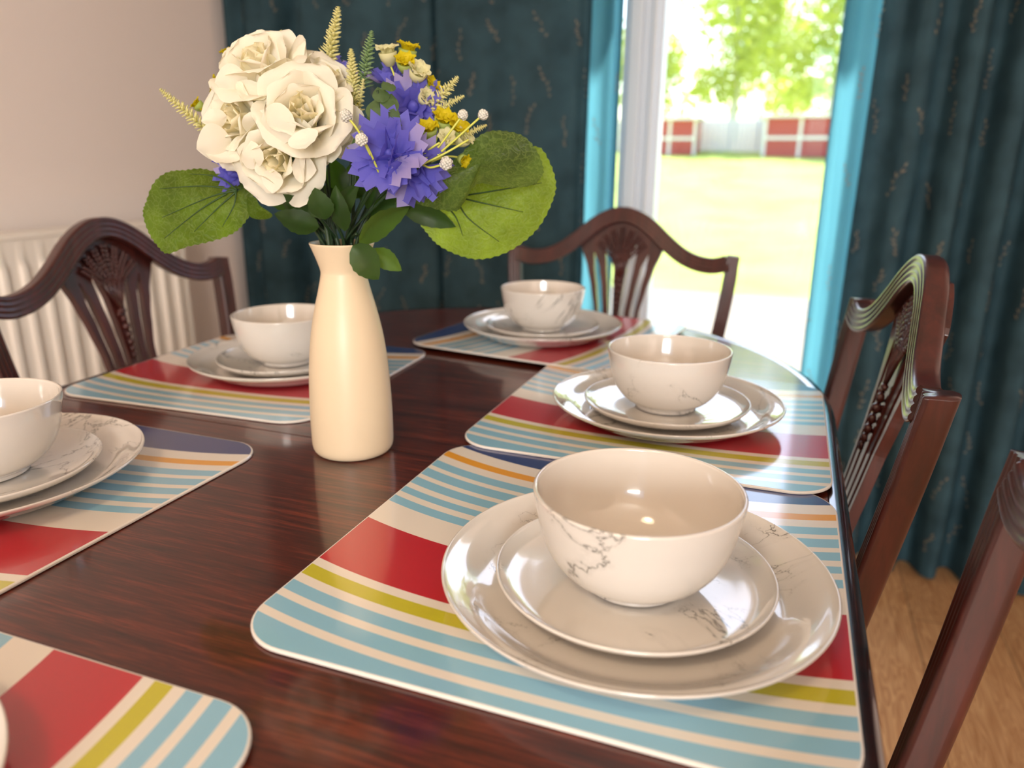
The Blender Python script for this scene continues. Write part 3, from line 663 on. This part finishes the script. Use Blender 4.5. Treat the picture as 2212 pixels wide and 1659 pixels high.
def cornflower(pos,ax,rad,label,seed=1,np_=9,layers=4):
    ax=Vector(ax).normalized(); pos=Vector(pos); root=empty('cornflower',pos,0,label,'cornflower','blue cornflowers in the vase'); F=frame(ax,seed).to_4x4(); rr=random.Random(seed)
    for L in range(layers):
        tilt=[1.35,.95,.45,.12][L]; ln=rad*[.9,.72,.55,.42][L]; cnt=[np_-2,np_-4,3,3][L]
        for i in range(cnt):
            bm=bmesh.new(); g=[]; n=8; tl=tilt+rr.uniform(-.38,.38); wmax=rad*.52*rr.uniform(.85,1.15); x0=.004
            teeth=3; m=teeth*2+1; crv=rr.uniform(-.3,.35)
            for a in range(n):
                t=a/(n-1); w=wmax*(.16+.84*t**.9); r=x0+ln*t*math.sin(tl+crv*t*.5); z=ln*t*math.cos(tl+crv*t*.5); row=[]
                for b in range(m):
                    s=-1+2*b/(m-1); ext=(ln*.22*(1 if b%2 else -.30)-ln*.12*s*s)*(1 if a==n-1 else 0); cupz=-abs(s)**2*w*.35
                    row.append(bm.verts.new((w*s,r+ext*math.sin(tl)+cupz*math.cos(tl)*-1*.5,z+ext*math.cos(tl)+abs(s)**2*w*.4+.002*noise.noise((s*2,t*3,i+seed)))))
                g.append(row)
            for A,B in zip(g,g[1:]):
                for b in range(m-1): bm.faces.new((A[b],A[b+1],B[b+1],B[b]))
            place_bm(bm,F@Matrix.Rotation(2*PI*(i+.4*L)/cnt+rr.uniform(-.15,.15),4,'Z'))
            link('petal',bm,'lilac' if (L==0 and i%3==0) else 'blue',root,rec=False)
    bm=lathe([(0,-.013),(.003,-.011),(.0045,-.008),(.003,-.005),(0,-.005)],10); place_bm(bm,F); link('calyx',bm,'yellow',root)
    bm=lathe([(0,-.004),(.004,-.003),(.006,.001),(.005,.006),(.002,.010),(0,.011)],9); place_bm(bm,F); link('flower_center',bm,'blue',root)
    add_stem(root,[p-pos for p in stem_pts(pos-ax*.01,ax)],.0016)
    return root
def spike(base,tip,wid,label,mat='spike',seed=0,n=70,stem='palestem',side=()):
    base,tip=Vector(base),Vector(tip); root=empty('flower_spike',base,0,label,'flower spike','feathery pale spikes in the vase'); rr=random.Random(seed)
    bm=bmesh.new()
    def run(b,t,w,cnt):
        ax=(t-b); L=ax.length; ax.normalize(); F=frame(ax)
        for i in range(cnt):
            u=i/cnt; a=i*2.4; r=w*(1-u)**.55*(.8+.4*rr.random()); d=(F@Vector((math.cos(a),math.sin(a),.55))).normalized(); c=b+ax*L*u-base; q=bmesh.ops.create_icosphere(bm,subdivisions=1,radius=1)['verts']
            for v in q: 
                z=v.co.z; v.co=c+d*(r*(.55+z*.55))+(F@Vector((v.co.x,v.co.y,0)))*(.0017+.0006*z)
        tube(bm,[b-base,t-base],.0009,5)
    run(base,tip,wid,n)
    for b,t,w,c in side: run(Vector(b),Vector(t),w,c)
    link('florets',bm,mat,root); add_stem(root,[p-base for p in stem_pts(base,tip-base)],.0011,'stem')
    return root
def cup_spray(joint,heads,label,seed=0):
    """branching stem with small ruffled cup flowers"""
    joint=Vector(joint); root=empty('button_flower_spray',joint,0,label,'flower spray','sprays of small yellow cup flowers'); rr=random.Random(seed); bm=bmesh.new()
    for p,ax,r,kind in heads:
        p=Vector(p); tube(bm,[q-joint for q in catmull([joint,joint.lerp(p,.5)+Vector((0,0,.004)),p-Vector(ax).normalized()*r*.7],5)],.0010,6)
        F=frame(ax,rr.random()*6).to_4x4(); T4=Matrix.Translation(p-joint)
        cup=lathe([(0,-r*.9),(r*.3,-r*.8),(r*.62,-r*.3),(r*.72,r*.15),(r*.6,r*.2),(r*.4,-r*.2),(0,-r*.4)],14); place_bm(cup,T4@F)
        hd=link('cup_flower',cup,'cupgreen' if kind!='c' else 'creamcup',root)
        pb=bmesh.new()
        for L,(cnt,o1,ln) in enumerate(((7,1.25,.95),(6,.8,.75),(5,.35,.5))):
            for i in range(cnt):
                b=petal_bm(r*ln*1.15,r*.36,.25,o1,r*.22,.5,r*.25,i+L*3+seed,.3,6,5); place_bm(b,T4@F@Matrix.Translation((0,0,-r*.1))@Matrix.Rotation(2*PI*i/cnt+L,4,'Z')); merge(pb,b)
        link('petals',pb,'yellow' if kind=='y' else 'creamcup' ,hd,rec=False)
    link('branch',bm,'palestem',root); add_stem(root,[q-joint for q in stem_pts(joint)],.0013)
    return root
def tuft_spray(joint,tips,label,seed=0):
    joint=Vector(joint); root=empty('white_tuft_spray',joint,0,label,'flower spray','sprays of tiny white tufts'); rr=random.Random(seed); bm=bmesh.new()
    for pts,r in tips:
        pts=[Vector(q)-joint for q in pts]; tube(bm,catmull(pts,5),.0010,6)
        if r:
            b=bmesh.new(); c=pts[-1]
            for i in range(46):
                zz=1-2*(i+.5)/46; a=i*2.399; d=Vector((math.sqrt(1-zz*zz)*math.cos(a),math.sqrt(1-zz*zz)*math.sin(a),zz)); tube(b,[c,c+d*r*rr.uniform(.8,1)],lambda t:.0004+.0009*t,5)
            link('tuft',b,'berry',root)
    link('branch',bm,'palestem',root); add_stem(root,[q-joint for q in stem_pts(joint)],.0012,'stem')
    return root
# --- roses
rose((-0.4674,0.5999,1.1448),(0.0548,-0.6722,0.7000),.048,'cream white rose at the top of the cluster, facing up',seed=1,extra=[((-0.4705,0.5881,1.1275),(-0.4954,0.5736,1.1237),(0.1627,-0.1533,1.0000),.0150,.2),((-0.4579,0.5874,1.1233),(-0.4645,0.5690,1.1097),(0.9138,0.1221,-0.3000),.0170,.2),((-0.4508,0.6059,1.1364),(-0.4586,0.6137,1.1666),(0.9138,0.1221,0.2000),.0090,.3)])
rose((-0.4231,0.6374,1.1329),(0.6071,-0.2034,0.7000),.042,'cream white rose at the back right with two petals sticking up',seed=2,extra=[((-0.4403,0.6098,1.1287),(-0.4284,0.6195,1.1619),(0.8543,-0.0062,0.4000),.0100,.35),((-0.4394,0.6154,1.1284),(-0.4249,0.6261,1.1526),(0.6666,-0.0751,0.6000),.0085,.35),((-0.4169,0.6184,1.1112),(-0.4255,0.6365,1.1460),(0.9826,-0.0657,0.1000),.0170,-.15)])
rose((-0.4851,0.5827,1.0929),(-0.1298,-0.9529,0.2000),.047,'cream white rose at the left of the cluster with a wide drooping petal',seed=3,extra=[((-0.4822,0.5731,1.0759),(-0.5058,0.5538,1.0667),(0.3849,-0.1784,1.0000),.0200,.2),((-0.4870,0.5714,1.0678),(-0.4864,0.5556,1.0550),(1.0077,0.1565,-0.3000),.0170,.15),((-0.4842,0.5724,1.0955),(-0.5030,0.5602,1.0904),(0.2566,-0.1189,1.0000),.0090,.4)])
rose((-0.4117,0.5830,1.1006),(0.4294,-0.8224,0.3800),.046,'cream white rose in the middle of the cluster, tight bud facing the camera',seed=4,extra=[((-0.4082,0.5683,1.0870),(-0.4444,0.5657,1.0902),(0.2566,-0.1189,1.0000),.0180,.2),((-0.4017,0.5654,1.0831),(-0.3931,0.5579,1.0671),(1.0077,0.1565,0.1000),.0150,.2)])
rose((-0.4388,0.5784,1.0586),(0.2332,-0.9263,-0.1500),.045,'cream white rose lowest in the cluster, above the dark leaves',seed=5,extra=[((-0.4362,0.5687,1.0503),(-0.4387,0.5678,1.0291),(1.0077,0.1565,0.1000),.0110,.4),((-0.4433,0.5661,1.0581),(-0.4716,0.5664,1.0670),(0.4444,-0.0500,0.9000),.0130,.25),((-0.4206,0.5744,1.0524),(-0.4029,0.5862,1.0493),(0.2566,-0.1189,0.9000),.0140,.25)])
rose((-0.4014,0.6081,1.0815),(0.6463,-0.4553,-0.4500),.036,'cream white rose turned down to the right beside the blue cornflower',seed=6,extra=[((-0.3985,0.5985,1.0803),(-0.3806,0.6104,1.0799),(0.2911,-0.2128,0.9000),.0130,.2),((-0.3979,0.5934,1.0763),(-0.3957,0.5995,1.0557),(0.9482,0.0282,0.2000),.0150,.2)])
# --- cornflowers
cornflower((-0.3422,0.6138,1.0629),(0.1690,-0.8966,0.2500),.035,'large blue cornflower in front right of the roses',seed=1,np_=9)
cornflower((-0.3285,0.6295,1.0510),(0.6979,-0.5961,-0.3500),.031,'blue cornflower hanging lowest over the round leaf',seed=2,np_=8)
cornflower((-0.3530,0.6791,1.1073),(0.4976,-0.7761,0.2000),.029,'blue cornflower below the upper yellow cup flowers',seed=3,np_=8)
cornflower((-0.3792,0.6855,1.1300),(0.1721,-0.4694,0.8000),.024,'small blue cornflower behind the grey green round leaves',seed=4,np_=7)
cornflower((-0.4382,0.6745,1.1368),(0.3599,-0.4005,0.6000),.022,'small blue cornflower half hidden behind the back rose',seed=5,np_=7)
cornflower((-0.5075,0.6064,1.0461),(-0.1001,-0.8888,-0.1000),.022,'small blue cornflower peeping out under the left rose',seed=6,np_=7)
# --- spikes
spike((-0.4368,0.6643,1.1421),(-0.4236,0.6692,1.1974),.0115,'tallest pale yellow spike at the top of the bouquet',seed=1,n=95,side=[((-0.4351,0.6650,1.1358),(-0.4353,0.6702,1.1797),.006,40)])
spike((-0.4004,0.6670,1.1248),(-0.3898,0.6709,1.1753),.0095,'greenish spike standing right of the tallest spike','spikeg',2,80)
spike((-0.4645,0.6542,1.1501),(-0.4767,0.6497,1.1761),.0085,'short pale spike rising just behind the top rose',seed=3,n=50)
spike((-0.5305,0.5980,1.0841),(-0.5610,0.5762,1.1200),.0085,'pale yellow spike leaning out to the far left of the bouquet',seed=4,n=75)
spike((-0.3370,0.6796,1.1037),(-0.3095,0.6897,1.1348),.0095,'pale yellow spike leaning right above a second branch',seed=5,n=60,side=[((-0.3350,0.6804,1.1017),(-0.3044,0.6916,1.1177),.006,50)])
spike((-0.3124,0.6780,1.0763),(-0.2804,0.6897,1.0912),.0055,'short pale spike lying over the top of the round leaf',seed=6,n=50)
spike((-0.4033,0.6553,1.1094),(-0.4037,0.6552,1.1582),.0095,'fluffy cream spike between the roses and the greenish spike',seed=7,n=110,side=[((-0.4055,0.6545,1.1073),(-0.4169,0.6503,1.1400),.006,40),((-0.3995,0.6567,1.1032),(-0.3887,0.6500,1.1311),.005,30)])
# --- cup flowers
cup_spray((-0.3654,0.6798,1.1062),[((-0.3762,0.6759,1.1545),(0.0094,-0.3161,0.9000),.0125,'c'),((-0.3635,0.6912,1.1583),(0.2566,-0.1189,0.9000),.0125,'y'),((-0.3565,0.6725,1.1453),(0.3005,-0.5289,0.7000),.0115,'y'),((-0.3456,0.6765,1.1374),(0.5821,-0.4256,0.6000),.0125,'c'),((-0.3389,0.6896,1.1261),(0.6666,-0.0751,0.6000),.0110,'y'),((-0.3396,0.6787,1.1153),(0.6760,-0.3911,0.3000),.0100,'c')],'spray of yellow and cream cup flowers at the top right of the bouquet',1)
cup_spray((-0.3315,0.6710,1.0571),[((-0.3280,0.6616,1.0854),(0.1721,-0.4694,0.8000),.0115,'y'),((-0.3191,0.6755,1.0942),(0.3599,-0.4005,0.7000),.0130,'y'),((-0.3081,0.6796,1.0876),(0.5477,-0.3317,0.6000),.0130,'y'),((-0.3123,0.6674,1.0781),(0.3693,-0.7166,0.5000),.0100,'c'),((-0.3020,0.6818,1.0785),(0.7010,-0.1689,0.5000),.0110,'c'),((-0.3022,0.6817,1.0594),(0.7354,-0.2628,-0.3000),.0075,'y')],'spray of green yellow cup flowers above the right round leaf',2)
cup_spray((-0.5277,0.6310,1.1034),[((-0.5373,0.6275,1.1266),(-0.6822,-0.4632,0.3000),.0100,'y'),((-0.5507,0.6119,1.1077),(-0.4600,-0.4882,0.6000),.0080,'y'),((-0.5420,0.6151,1.1027),(-0.1784,-0.3849,0.8000),.0085,'y'),((-0.5261,0.6316,1.1546),(-0.2472,-0.1972,0.9000),.0080,'y')],'small yellow green buds behind the left roses',3)
cup_spray((-0.4176,0.6714,1.0827),[((-0.4209,0.6595,1.1163),(0.0783,-0.5038,0.8000),.0110,'c'),((-0.4124,0.6626,1.1037),(0.4632,-0.6822,0.5000),.0100,'y'),((-0.4247,0.6475,1.0988),(0.4632,-0.6822,0.3000),.009,'y')],'cream and yellow cup flowers squeezed between roses and cornflowers',4)
# --- tufts
tuft_spray((-0.3469,0.6014,1.0443),[([(-0.3469,0.6014,1.0443),(-0.3493,0.5899,1.0646),(-0.3536,0.5777,1.0833),(-0.3619,0.5746,1.0943)],.0058),([(-0.3494,0.5899,1.0627),(-0.3502,0.5842,1.0703),(-0.3507,0.5787,1.0751)],.0058)],'white tuft twig crossing in front of the roses and cornflower',1)
tuft_spray((-0.3163,0.6233,1.0552),[([(-0.3163,0.6233,1.0552),(-0.2974,0.6302,1.0645),(-0.2770,0.6377,1.0765)],0),([(-0.3163,0.6233,1.0552),(-0.3071,0.6214,1.0525),(-0.2917,0.6217,1.0562)],.0062),([(-0.3150,0.6238,1.0592),(-0.3053,0.6327,1.0693),(-0.2915,0.6431,1.0901),(-0.2855,0.6452,1.0979)],.0050),([(-0.3033,0.6281,1.0633),(-0.2916,0.6430,1.0774),(-0.2688,0.6514,1.0981)],.0052),([(-0.3189,0.6223,1.0592),(-0.3110,0.6253,1.0672),(-0.3011,0.6289,1.0739)],0)],'yellow green twig with white tufts spreading over the right round leaf',2)
# --- eucalyptus
def eucalyptus(pts,leaves,label):
    p0=Vector(pts[0]); root=empty('eucalyptus_sprig',p0,0,label,'leafy sprig'); bm=bmesh.new(); tube(bm,catmull([Vector(q)-p0 for q in pts],5),.0012,6); link('twig',bm,'stem',root); add_stem(root,[q-p0 for q in stem_pts(p0)],.0014)
    for c,nrm,r in leaves:
        N=Vector(nrm).normalized(); up=(Vector((rf.uniform(-.7,.7),rf.uniform(-.3,.3),1))); up=(up-N*up.dot(N)).normalized(); c=Vector(c)-p0; link('round_leaf',small_leaf_bm(c-up*r,c+up*r,up.cross(N),r*.95,fold=.12,arch=.06,seed=r*900),'euc',root,rec=False)
eucalyptus([(-0.3535,0.6256,1.0650),(-0.3502,0.6162,1.0925),(-0.3541,0.6148,1.1175)],[((-0.3465,0.6122,1.0837),(0.2160,-0.8793,0.2000),.0125),((-0.3399,0.6146,1.0931),(0.5915,-0.7416,0.1000),.0105),((-0.3560,0.6141,1.1021),(0.0877,-0.8199,0.4000),.0105),((-0.3442,0.6184,1.1072),(0.5571,-0.6478,0.5000),.0095),((-0.3516,0.6157,1.1137),(0.4288,-0.5883,0.5000),.0085),((-0.3639,0.6218,1.0921),(-0.1001,-0.8888,0.2000),.010),((-0.3439,0.6292,1.0791),(0.5915,-0.7416,-0.2000),.0125),((-0.3452,0.6180,1.1206),(0.3599,-0.4005,0.7000),.0075),((-0.3706,0.6141,1.0688),(0.1221,-0.9138,0.2000),.016)],'sprig of grey green round leaves in the middle of the bouquet')
# --- broad round leaves
def round_leaf(label,petiole,blades,veins,seed):
    p0=Vector(petiole[-1]); root=empty('round_leaf_stem',p0,0,label,'leaf','broad round leaves in the vase')
    for outl,c,bul,mt in blades: leaf_outline(root,'leaf_blade',[Vector(q)-p0 for q in outl],Vector(c)-p0,bul,mt,serr=.0012,seed=seed)
    bm=bmesh.new()
    for v in veins: tube(bm,catmull([Vector(q)-p0 for q in v],5),lambda t:.0011*(1-.75*t),5)
    link('main_veins',bm,'vein',root)
    pts=[Vector(q)-p0 for q in petiole]; st=[q-p0 for q in stem_pts(petiole[0])]; add_stem(root,st+catmull(pts,5)[1:],.0018)
    return root
round_leaf('broad round green leaf spreading left of the vase over the chair back',[(-0.4558,0.6254,1.0169),(-0.4759,0.6180,1.0321),(-0.5009,0.5961,1.0293)],
 [([(-0.5975,0.5734,1.0069),(-0.5935,0.5749,1.0180),(-0.5833,0.5787,1.0356),(-0.5732,0.5877,1.0455),(-0.5582,0.5932,1.0474),(-0.5448,0.6034,1.0483),(-0.5248,0.6054,1.0433),(-0.5069,0.6067,1.0392),(-0.4922,0.6014,1.0345),(-0.4844,0.5989,1.0240),(-0.4868,0.5980,1.0110),(-0.4964,0.5945,0.9978),(-0.5135,0.5936,0.9875),(-0.5332,0.5864,0.9811),(-0.5530,0.5791,0.9760),(-0.5722,0.5721,0.9690),(-0.5845,0.5729,0.9770),(-0.5945,0.5746,0.9904)],(-0.5323,0.5846,1.0169),(0.0007,-0.0019,0.0006),'bigleaf'),
  ([(-0.4894,0.5961,1.0218),(-0.4756,0.5905,1.0232),(-0.4703,0.5881,1.0163),(-0.4641,0.5947,1.0084),(-0.4691,0.5971,1.0042),(-0.4796,0.5954,1.0040),(-0.4879,0.5955,1.0081)],(-0.4755,0.5894,1.0118),(0.0003,-0.0009,0.0002),'bigleaf')],
 [[(-0.4992,0.5940,1.0294),(-0.5224,0.5839,1.0237),(-0.5739,0.5725,1.0033)],[(-0.4992,0.5940,1.0294),(-0.5291,0.5836,1.0334),(-0.5751,0.5753,1.0302)],[(-0.4995,0.5945,1.0302),(-0.5193,0.5925,1.0419),(-0.5492,0.5890,1.0441)],[(-0.5001,0.5937,1.0285),(-0.5159,0.5842,1.0131),(-0.5402,0.5769,0.9909)],[(-0.5001,0.5937,1.0285),(-0.4997,0.5880,1.0155),(-0.5134,0.5851,0.9957)],[(-0.5079,0.5898,1.0268),(-0.5339,0.5792,1.0107),(-0.5715,0.5697,0.9837)]],1)
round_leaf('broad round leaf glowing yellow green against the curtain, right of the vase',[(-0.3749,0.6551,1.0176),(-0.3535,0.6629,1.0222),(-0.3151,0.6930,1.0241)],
 [([(-0.3526,0.6846,1.0031),(-0.3442,0.6876,0.9871),(-0.3334,0.6916,0.9755),(-0.3158,0.6981,0.9663),(-0.2957,0.7054,0.9622),(-0.2735,0.7136,0.9676),(-0.2536,0.7209,0.9800),(-0.2383,0.7265,0.9963),(-0.2278,0.7303,1.0178),(-0.2239,0.7318,1.0358),(-0.2310,0.7345,1.0557),(-0.2441,0.7350,1.0719),(-0.2666,0.7268,1.0664),(-0.2926,0.7172,1.0574),(-0.3233,0.7060,1.0437),(-0.3434,0.6933,1.0257)],(-0.2816,0.7021,1.0133),(0.0007,-0.0019,0.0004),'backlitleaf'),
  ([(-0.3594,0.6501,1.0183),(-0.3384,0.6578,1.0176),(-0.3029,0.6602,1.0124),(-0.2904,0.6541,1.0199),(-0.2758,0.6510,1.0379),(-0.2584,0.6616,1.0363),(-0.2382,0.6754,1.0354),(-0.2284,0.6896,1.0403),(-0.2281,0.7036,1.0503),(-0.2385,0.7157,1.0664),(-0.2530,0.7157,1.0806),(-0.2732,0.7116,1.0869),(-0.2890,0.7026,1.0833),(-0.3010,0.6928,1.0724),(-0.3148,0.6825,1.0572),(-0.3340,0.6701,1.0420),(-0.3510,0.6585,1.0290)],(-0.2855,0.6879,1.0574),(-0.0007,0.0019,-0.0004),'shadedleaf')],
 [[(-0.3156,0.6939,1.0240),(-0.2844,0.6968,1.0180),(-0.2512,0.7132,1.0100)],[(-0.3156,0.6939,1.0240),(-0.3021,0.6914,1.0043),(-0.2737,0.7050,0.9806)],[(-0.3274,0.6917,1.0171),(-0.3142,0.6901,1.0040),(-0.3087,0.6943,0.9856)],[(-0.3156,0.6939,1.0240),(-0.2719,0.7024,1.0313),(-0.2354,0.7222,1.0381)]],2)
# --- leafy sprig hanging over the rim on the right
def leafy(base,leaves,label,mat='darkleaf'):
    p0=Vector(base); root=empty('leafy_sprig',p0,0,label,'leafy sprig','leafy sprigs low in the bouquet'); add_stem(root,[q-p0 for q in stem_pts(p0)],.0016)
    for i,(b,t,s,wd,mt) in enumerate(leaves):
        add_leaf(root,Vector(b)-p0,Vector(t)-p0,s,wd,mt,serr=.07,seed=i)
    return root
leafy((-0.3857,0.6192,0.9913),[((-0.3869,0.6134,0.9810),(-0.3548,0.6038,0.9517),(0.7855,0.1816,0.5000),.0150,'darkleaf'),((-0.3792,0.6322,0.9750),(-0.3513,0.6424,0.9550),(0.5383,-0.0156,-0.8000),.0105,'midleaf'),((-0.3841,0.6198,0.9826),(-0.3426,0.6456,1.0155),(0.6666,-0.0751,0.8000),.0190,'midleaf')],'leafy sprig with a ribbed dark leaf hanging over the vase lip on the right')
leafy((-0.4178,0.6074,1.0061),[((-0.4184,0.6072,0.9975),(-0.4578,0.5927,1.0092),(0.2911,-0.2128,0.9000),.0130,'darkleaf'),((-0.4219,0.6059,1.0061),(-0.4531,0.5944,1.0270),(-0.2722,-0.4194,0.8000),.0135,'darkleaf'),((-0.4079,0.6004,1.0069),(-0.4280,0.6090,1.0333),(0.9138,0.1221,0.3000),.0120,'darkleaf')],'dark leafy sprig pointing left just above the vase')
leafy((-0.3987,0.5984,1.0115),[((-0.4011,0.5922,1.0056),(-0.4054,0.5853,1.0345),(0.9482,0.0282,0.2000),.0135,'darkleaf'),((-0.3904,0.6068,0.9943),(-0.3905,0.5961,1.0365),(0.9138,0.1221,-0.3000),.0110,'darkleaf'),((-0.4049,0.6121,1.0019),(-0.3814,0.6208,1.0381),(0.7260,0.0532,0.6000),.0140,'darkleaf')],'dark leafy sprig standing upright in the middle above the vase')
leafy((-0.3828,0.6415,1.0116),[((-0.3831,0.6414,1.0050),(-0.3382,0.6579,1.0271),(0.3505,-0.0845,0.9000),.0140,'darkleaf'),((-0.3581,0.6612,1.0134),(-0.3093,0.6791,0.9960),(0.3505,-0.0845,0.9000),.0115,'darkleaf'),((-0.3881,0.6502,1.0087),(-0.3738,0.6555,1.0460),(0.9138,0.1221,-0.2000),.0140,'darkleaf')],'dark leafy sprig reaching right under the blue cornflowers')
leafy((-0.4590,0.6455,1.0204),[((-0.4637,0.6438,1.0158),(-0.4949,0.6217,1.0338),(-0.1189,-0.2566,0.9000),.0150,'darkleaf'),((-0.4677,0.6423,1.0203),(-0.4994,0.6307,1.0578),(-0.5883,-0.4288,0.5000),.0145,'darkleaf'),((-0.4587,0.6456,1.0249),(-0.4691,0.6418,1.0603),(0.9138,0.1221,0.2000),.0150,'darkleaf')],'dark leafy sprig behind the lowest rose')
leafy((-0.4206,0.6703,1.0248),[((-0.4255,0.6685,1.0156),(-0.4383,0.6638,1.0606),(0.9138,0.1221,0.2000),.0160,'darkleaf'),((-0.4186,0.6710,1.0203),(-0.4055,0.6758,1.0653),(0.9138,0.1221,-0.2000),.0160,'darkleaf'),((-0.4122,0.6734,1.0157),(-0.3797,0.6853,1.0566),(0.7260,0.0532,-0.6000),.0160,'darkleaf'),((-0.4307,0.6666,1.0017),(-0.4465,0.6608,1.0337),(0.9138,0.1221,-0.3000),.014,'darkleaf')],'dark leafy sprig at the back, between roses and cornflowers')
# ------------------------------------------------------------------ garden outside
bm=bmesh.new(); box(bm,(-9,Y1+.25,-.32),(7,7.1,-.12)); pv=link('patio',bm,'paving',smooth=False); tag(pv,'pale paved patio outside the garden door','patio',kind='structure')
bm=bmesh.new(); g=[]
for i in range(61):
    row=[]
    for j in range(61):
        x=-17+26*i/60; y=7.1+27*j/60; z=-.12+max(0,min(y,23)-8)*.1+.05*noise.noise((x*.5,y*.4,0))*min(1,(y-7.1)/2); row.append(bm.verts.new((x,y,z)))
    g.append(row)
for i in range(60):
    for j in range(60): bm.faces.new((g[i][j],g[i+1][j],g[i+1][j+1],g[i][j+1]))
tag(link('lawn',bm,'grass'),'sunlit lawn rising to the fence beyond the patio','lawn',kind='structure')
fn=empty('garden_fence',(-4,22.5,1.30),0,'pale timber fence across the end of the garden','fence')
bm=bmesh.new()
for k in range(110): box(bm,(-10+k*.15,-.01,.0),(-10+k*.15+.14,.012,.85))
link('boards',bm,'fence',fn,smooth=False)
bm=bmesh.new()
for k in range(10): box(bm,(-10+k*1.83,.012,-.05),(-10+k*1.83+.1,.11,.95))
link('posts',bm,'fence',fn,smooth=False)
def shed(loc,w,h,label):
    e=empty('timber_shelter',loc,0,label,'shed','red timber shelters by the fence')
    bm=bmesh.new(); box(bm,(-w/2,0,0),(w/2,.9,h),.01); link('body',bm,'redwood',e,smooth=False)
    bm=bmesh.new(); box(bm,(-w/2-.12,-.12,h+.001),(w/2+.12,1.0,h+.07),.01); link('roof',bm,'fence',e,smooth=False)
    bm=bmesh.new()
    for x in (-w/2,0,w/2-.08): box(bm,(x,-.03,0),(x+.08,-.001,h),.005)
    box(bm,(-w/2,-.045,h*.45),(w/2,-.031,h*.45+.08)); link('frame',bm,'fence',e,smooth=False)
shed((-3.35,21.2,1.18),1.5,.92,'low red timber shelter at the left of the lawn seen through the door glass')
shed((-.05,21.0,1.17),1.7,.95,'low red timber shelter at the right of the lawn beside the curtain edge')
def tree(loc,h,cr,mat,label,seed,n=2600,trunk=.09):
    rr=random.Random(seed); e=empty('tree',loc,0,label,'tree','trees beyond the garden fence'); bm=bmesh.new(); tube(bm,catmull([(0,0,0),(.1,0,h*.35),(-.05,.05,h*.7),(0,0,h)],6),lambda t:trunk*(1-.7*t),10)
    for k in range(9):
        a=rr.uniform(0,2*PI); z=h*rr.uniform(.35,.8); tube(bm,[(0,0,z),(math.cos(a)*cr*.4,math.sin(a)*cr*.4,z+cr*.35),(math.cos(a)*cr*.8,math.sin(a)*cr*.8,z+cr*.5)],lambda t:.035*(1-.7*t),6)
    link('trunk',bm,'bark',e); bm=bmesh.new()
    cl=[(Vector((rr.gauss(0,.45)*cr,rr.gauss(0,.45)*cr,h*rr.uniform(.34,1.1))),rr.uniform(.25,.5)*cr) for _ in range(26)]
    for i in range(n):
        c,r=rr.choice(cl); d=Vector((rr.gauss(0,1),rr.gauss(0,1),rr.gauss(0,1))).normalized()*r*1.25*rr.random()**.4; p=c+d; a=Vector((rr.gauss(0,1),rr.gauss(0,1),rr.gauss(0,1))).normalized(); b=a.orthogonal().normalized(); s=rr.uniform(.07,.15)
        bm.faces.new([bm.verts.new(p+a*s),bm.verts.new(p+b*s*.6),bm.verts.new(p-a*s),bm.verts.new(p-b*s*.6)])
    link('foliage',bm,mat,e,smooth=False)
tree((-2.0,23.9,.9),6.2,1.5,'foliage','pale trunked leafy tree in the middle of the door view',1,2600,.16)
tree((.6,23.5,.9),5.6,1.7,'foliage','dense yellow green tree at the right of the door view',2,3600)
tree((-4.6,25.5,.9),3.6,1.3,'foliage2','low pale green tree at the left of the door view',3,2200)
tree((3.8,24.5,.9),6,2.0,'foliage','leafy tree hidden beyond the right curtain',4,2600)
tree((-8.5,25,.9),6,2.0,'foliage2','leafy tree hidden beyond the left curtain',5,2200)
tree((-1.0,29.5,.9),5.2,2.0,'foliage2','pale tree standing behind the middle tree',6,2600)
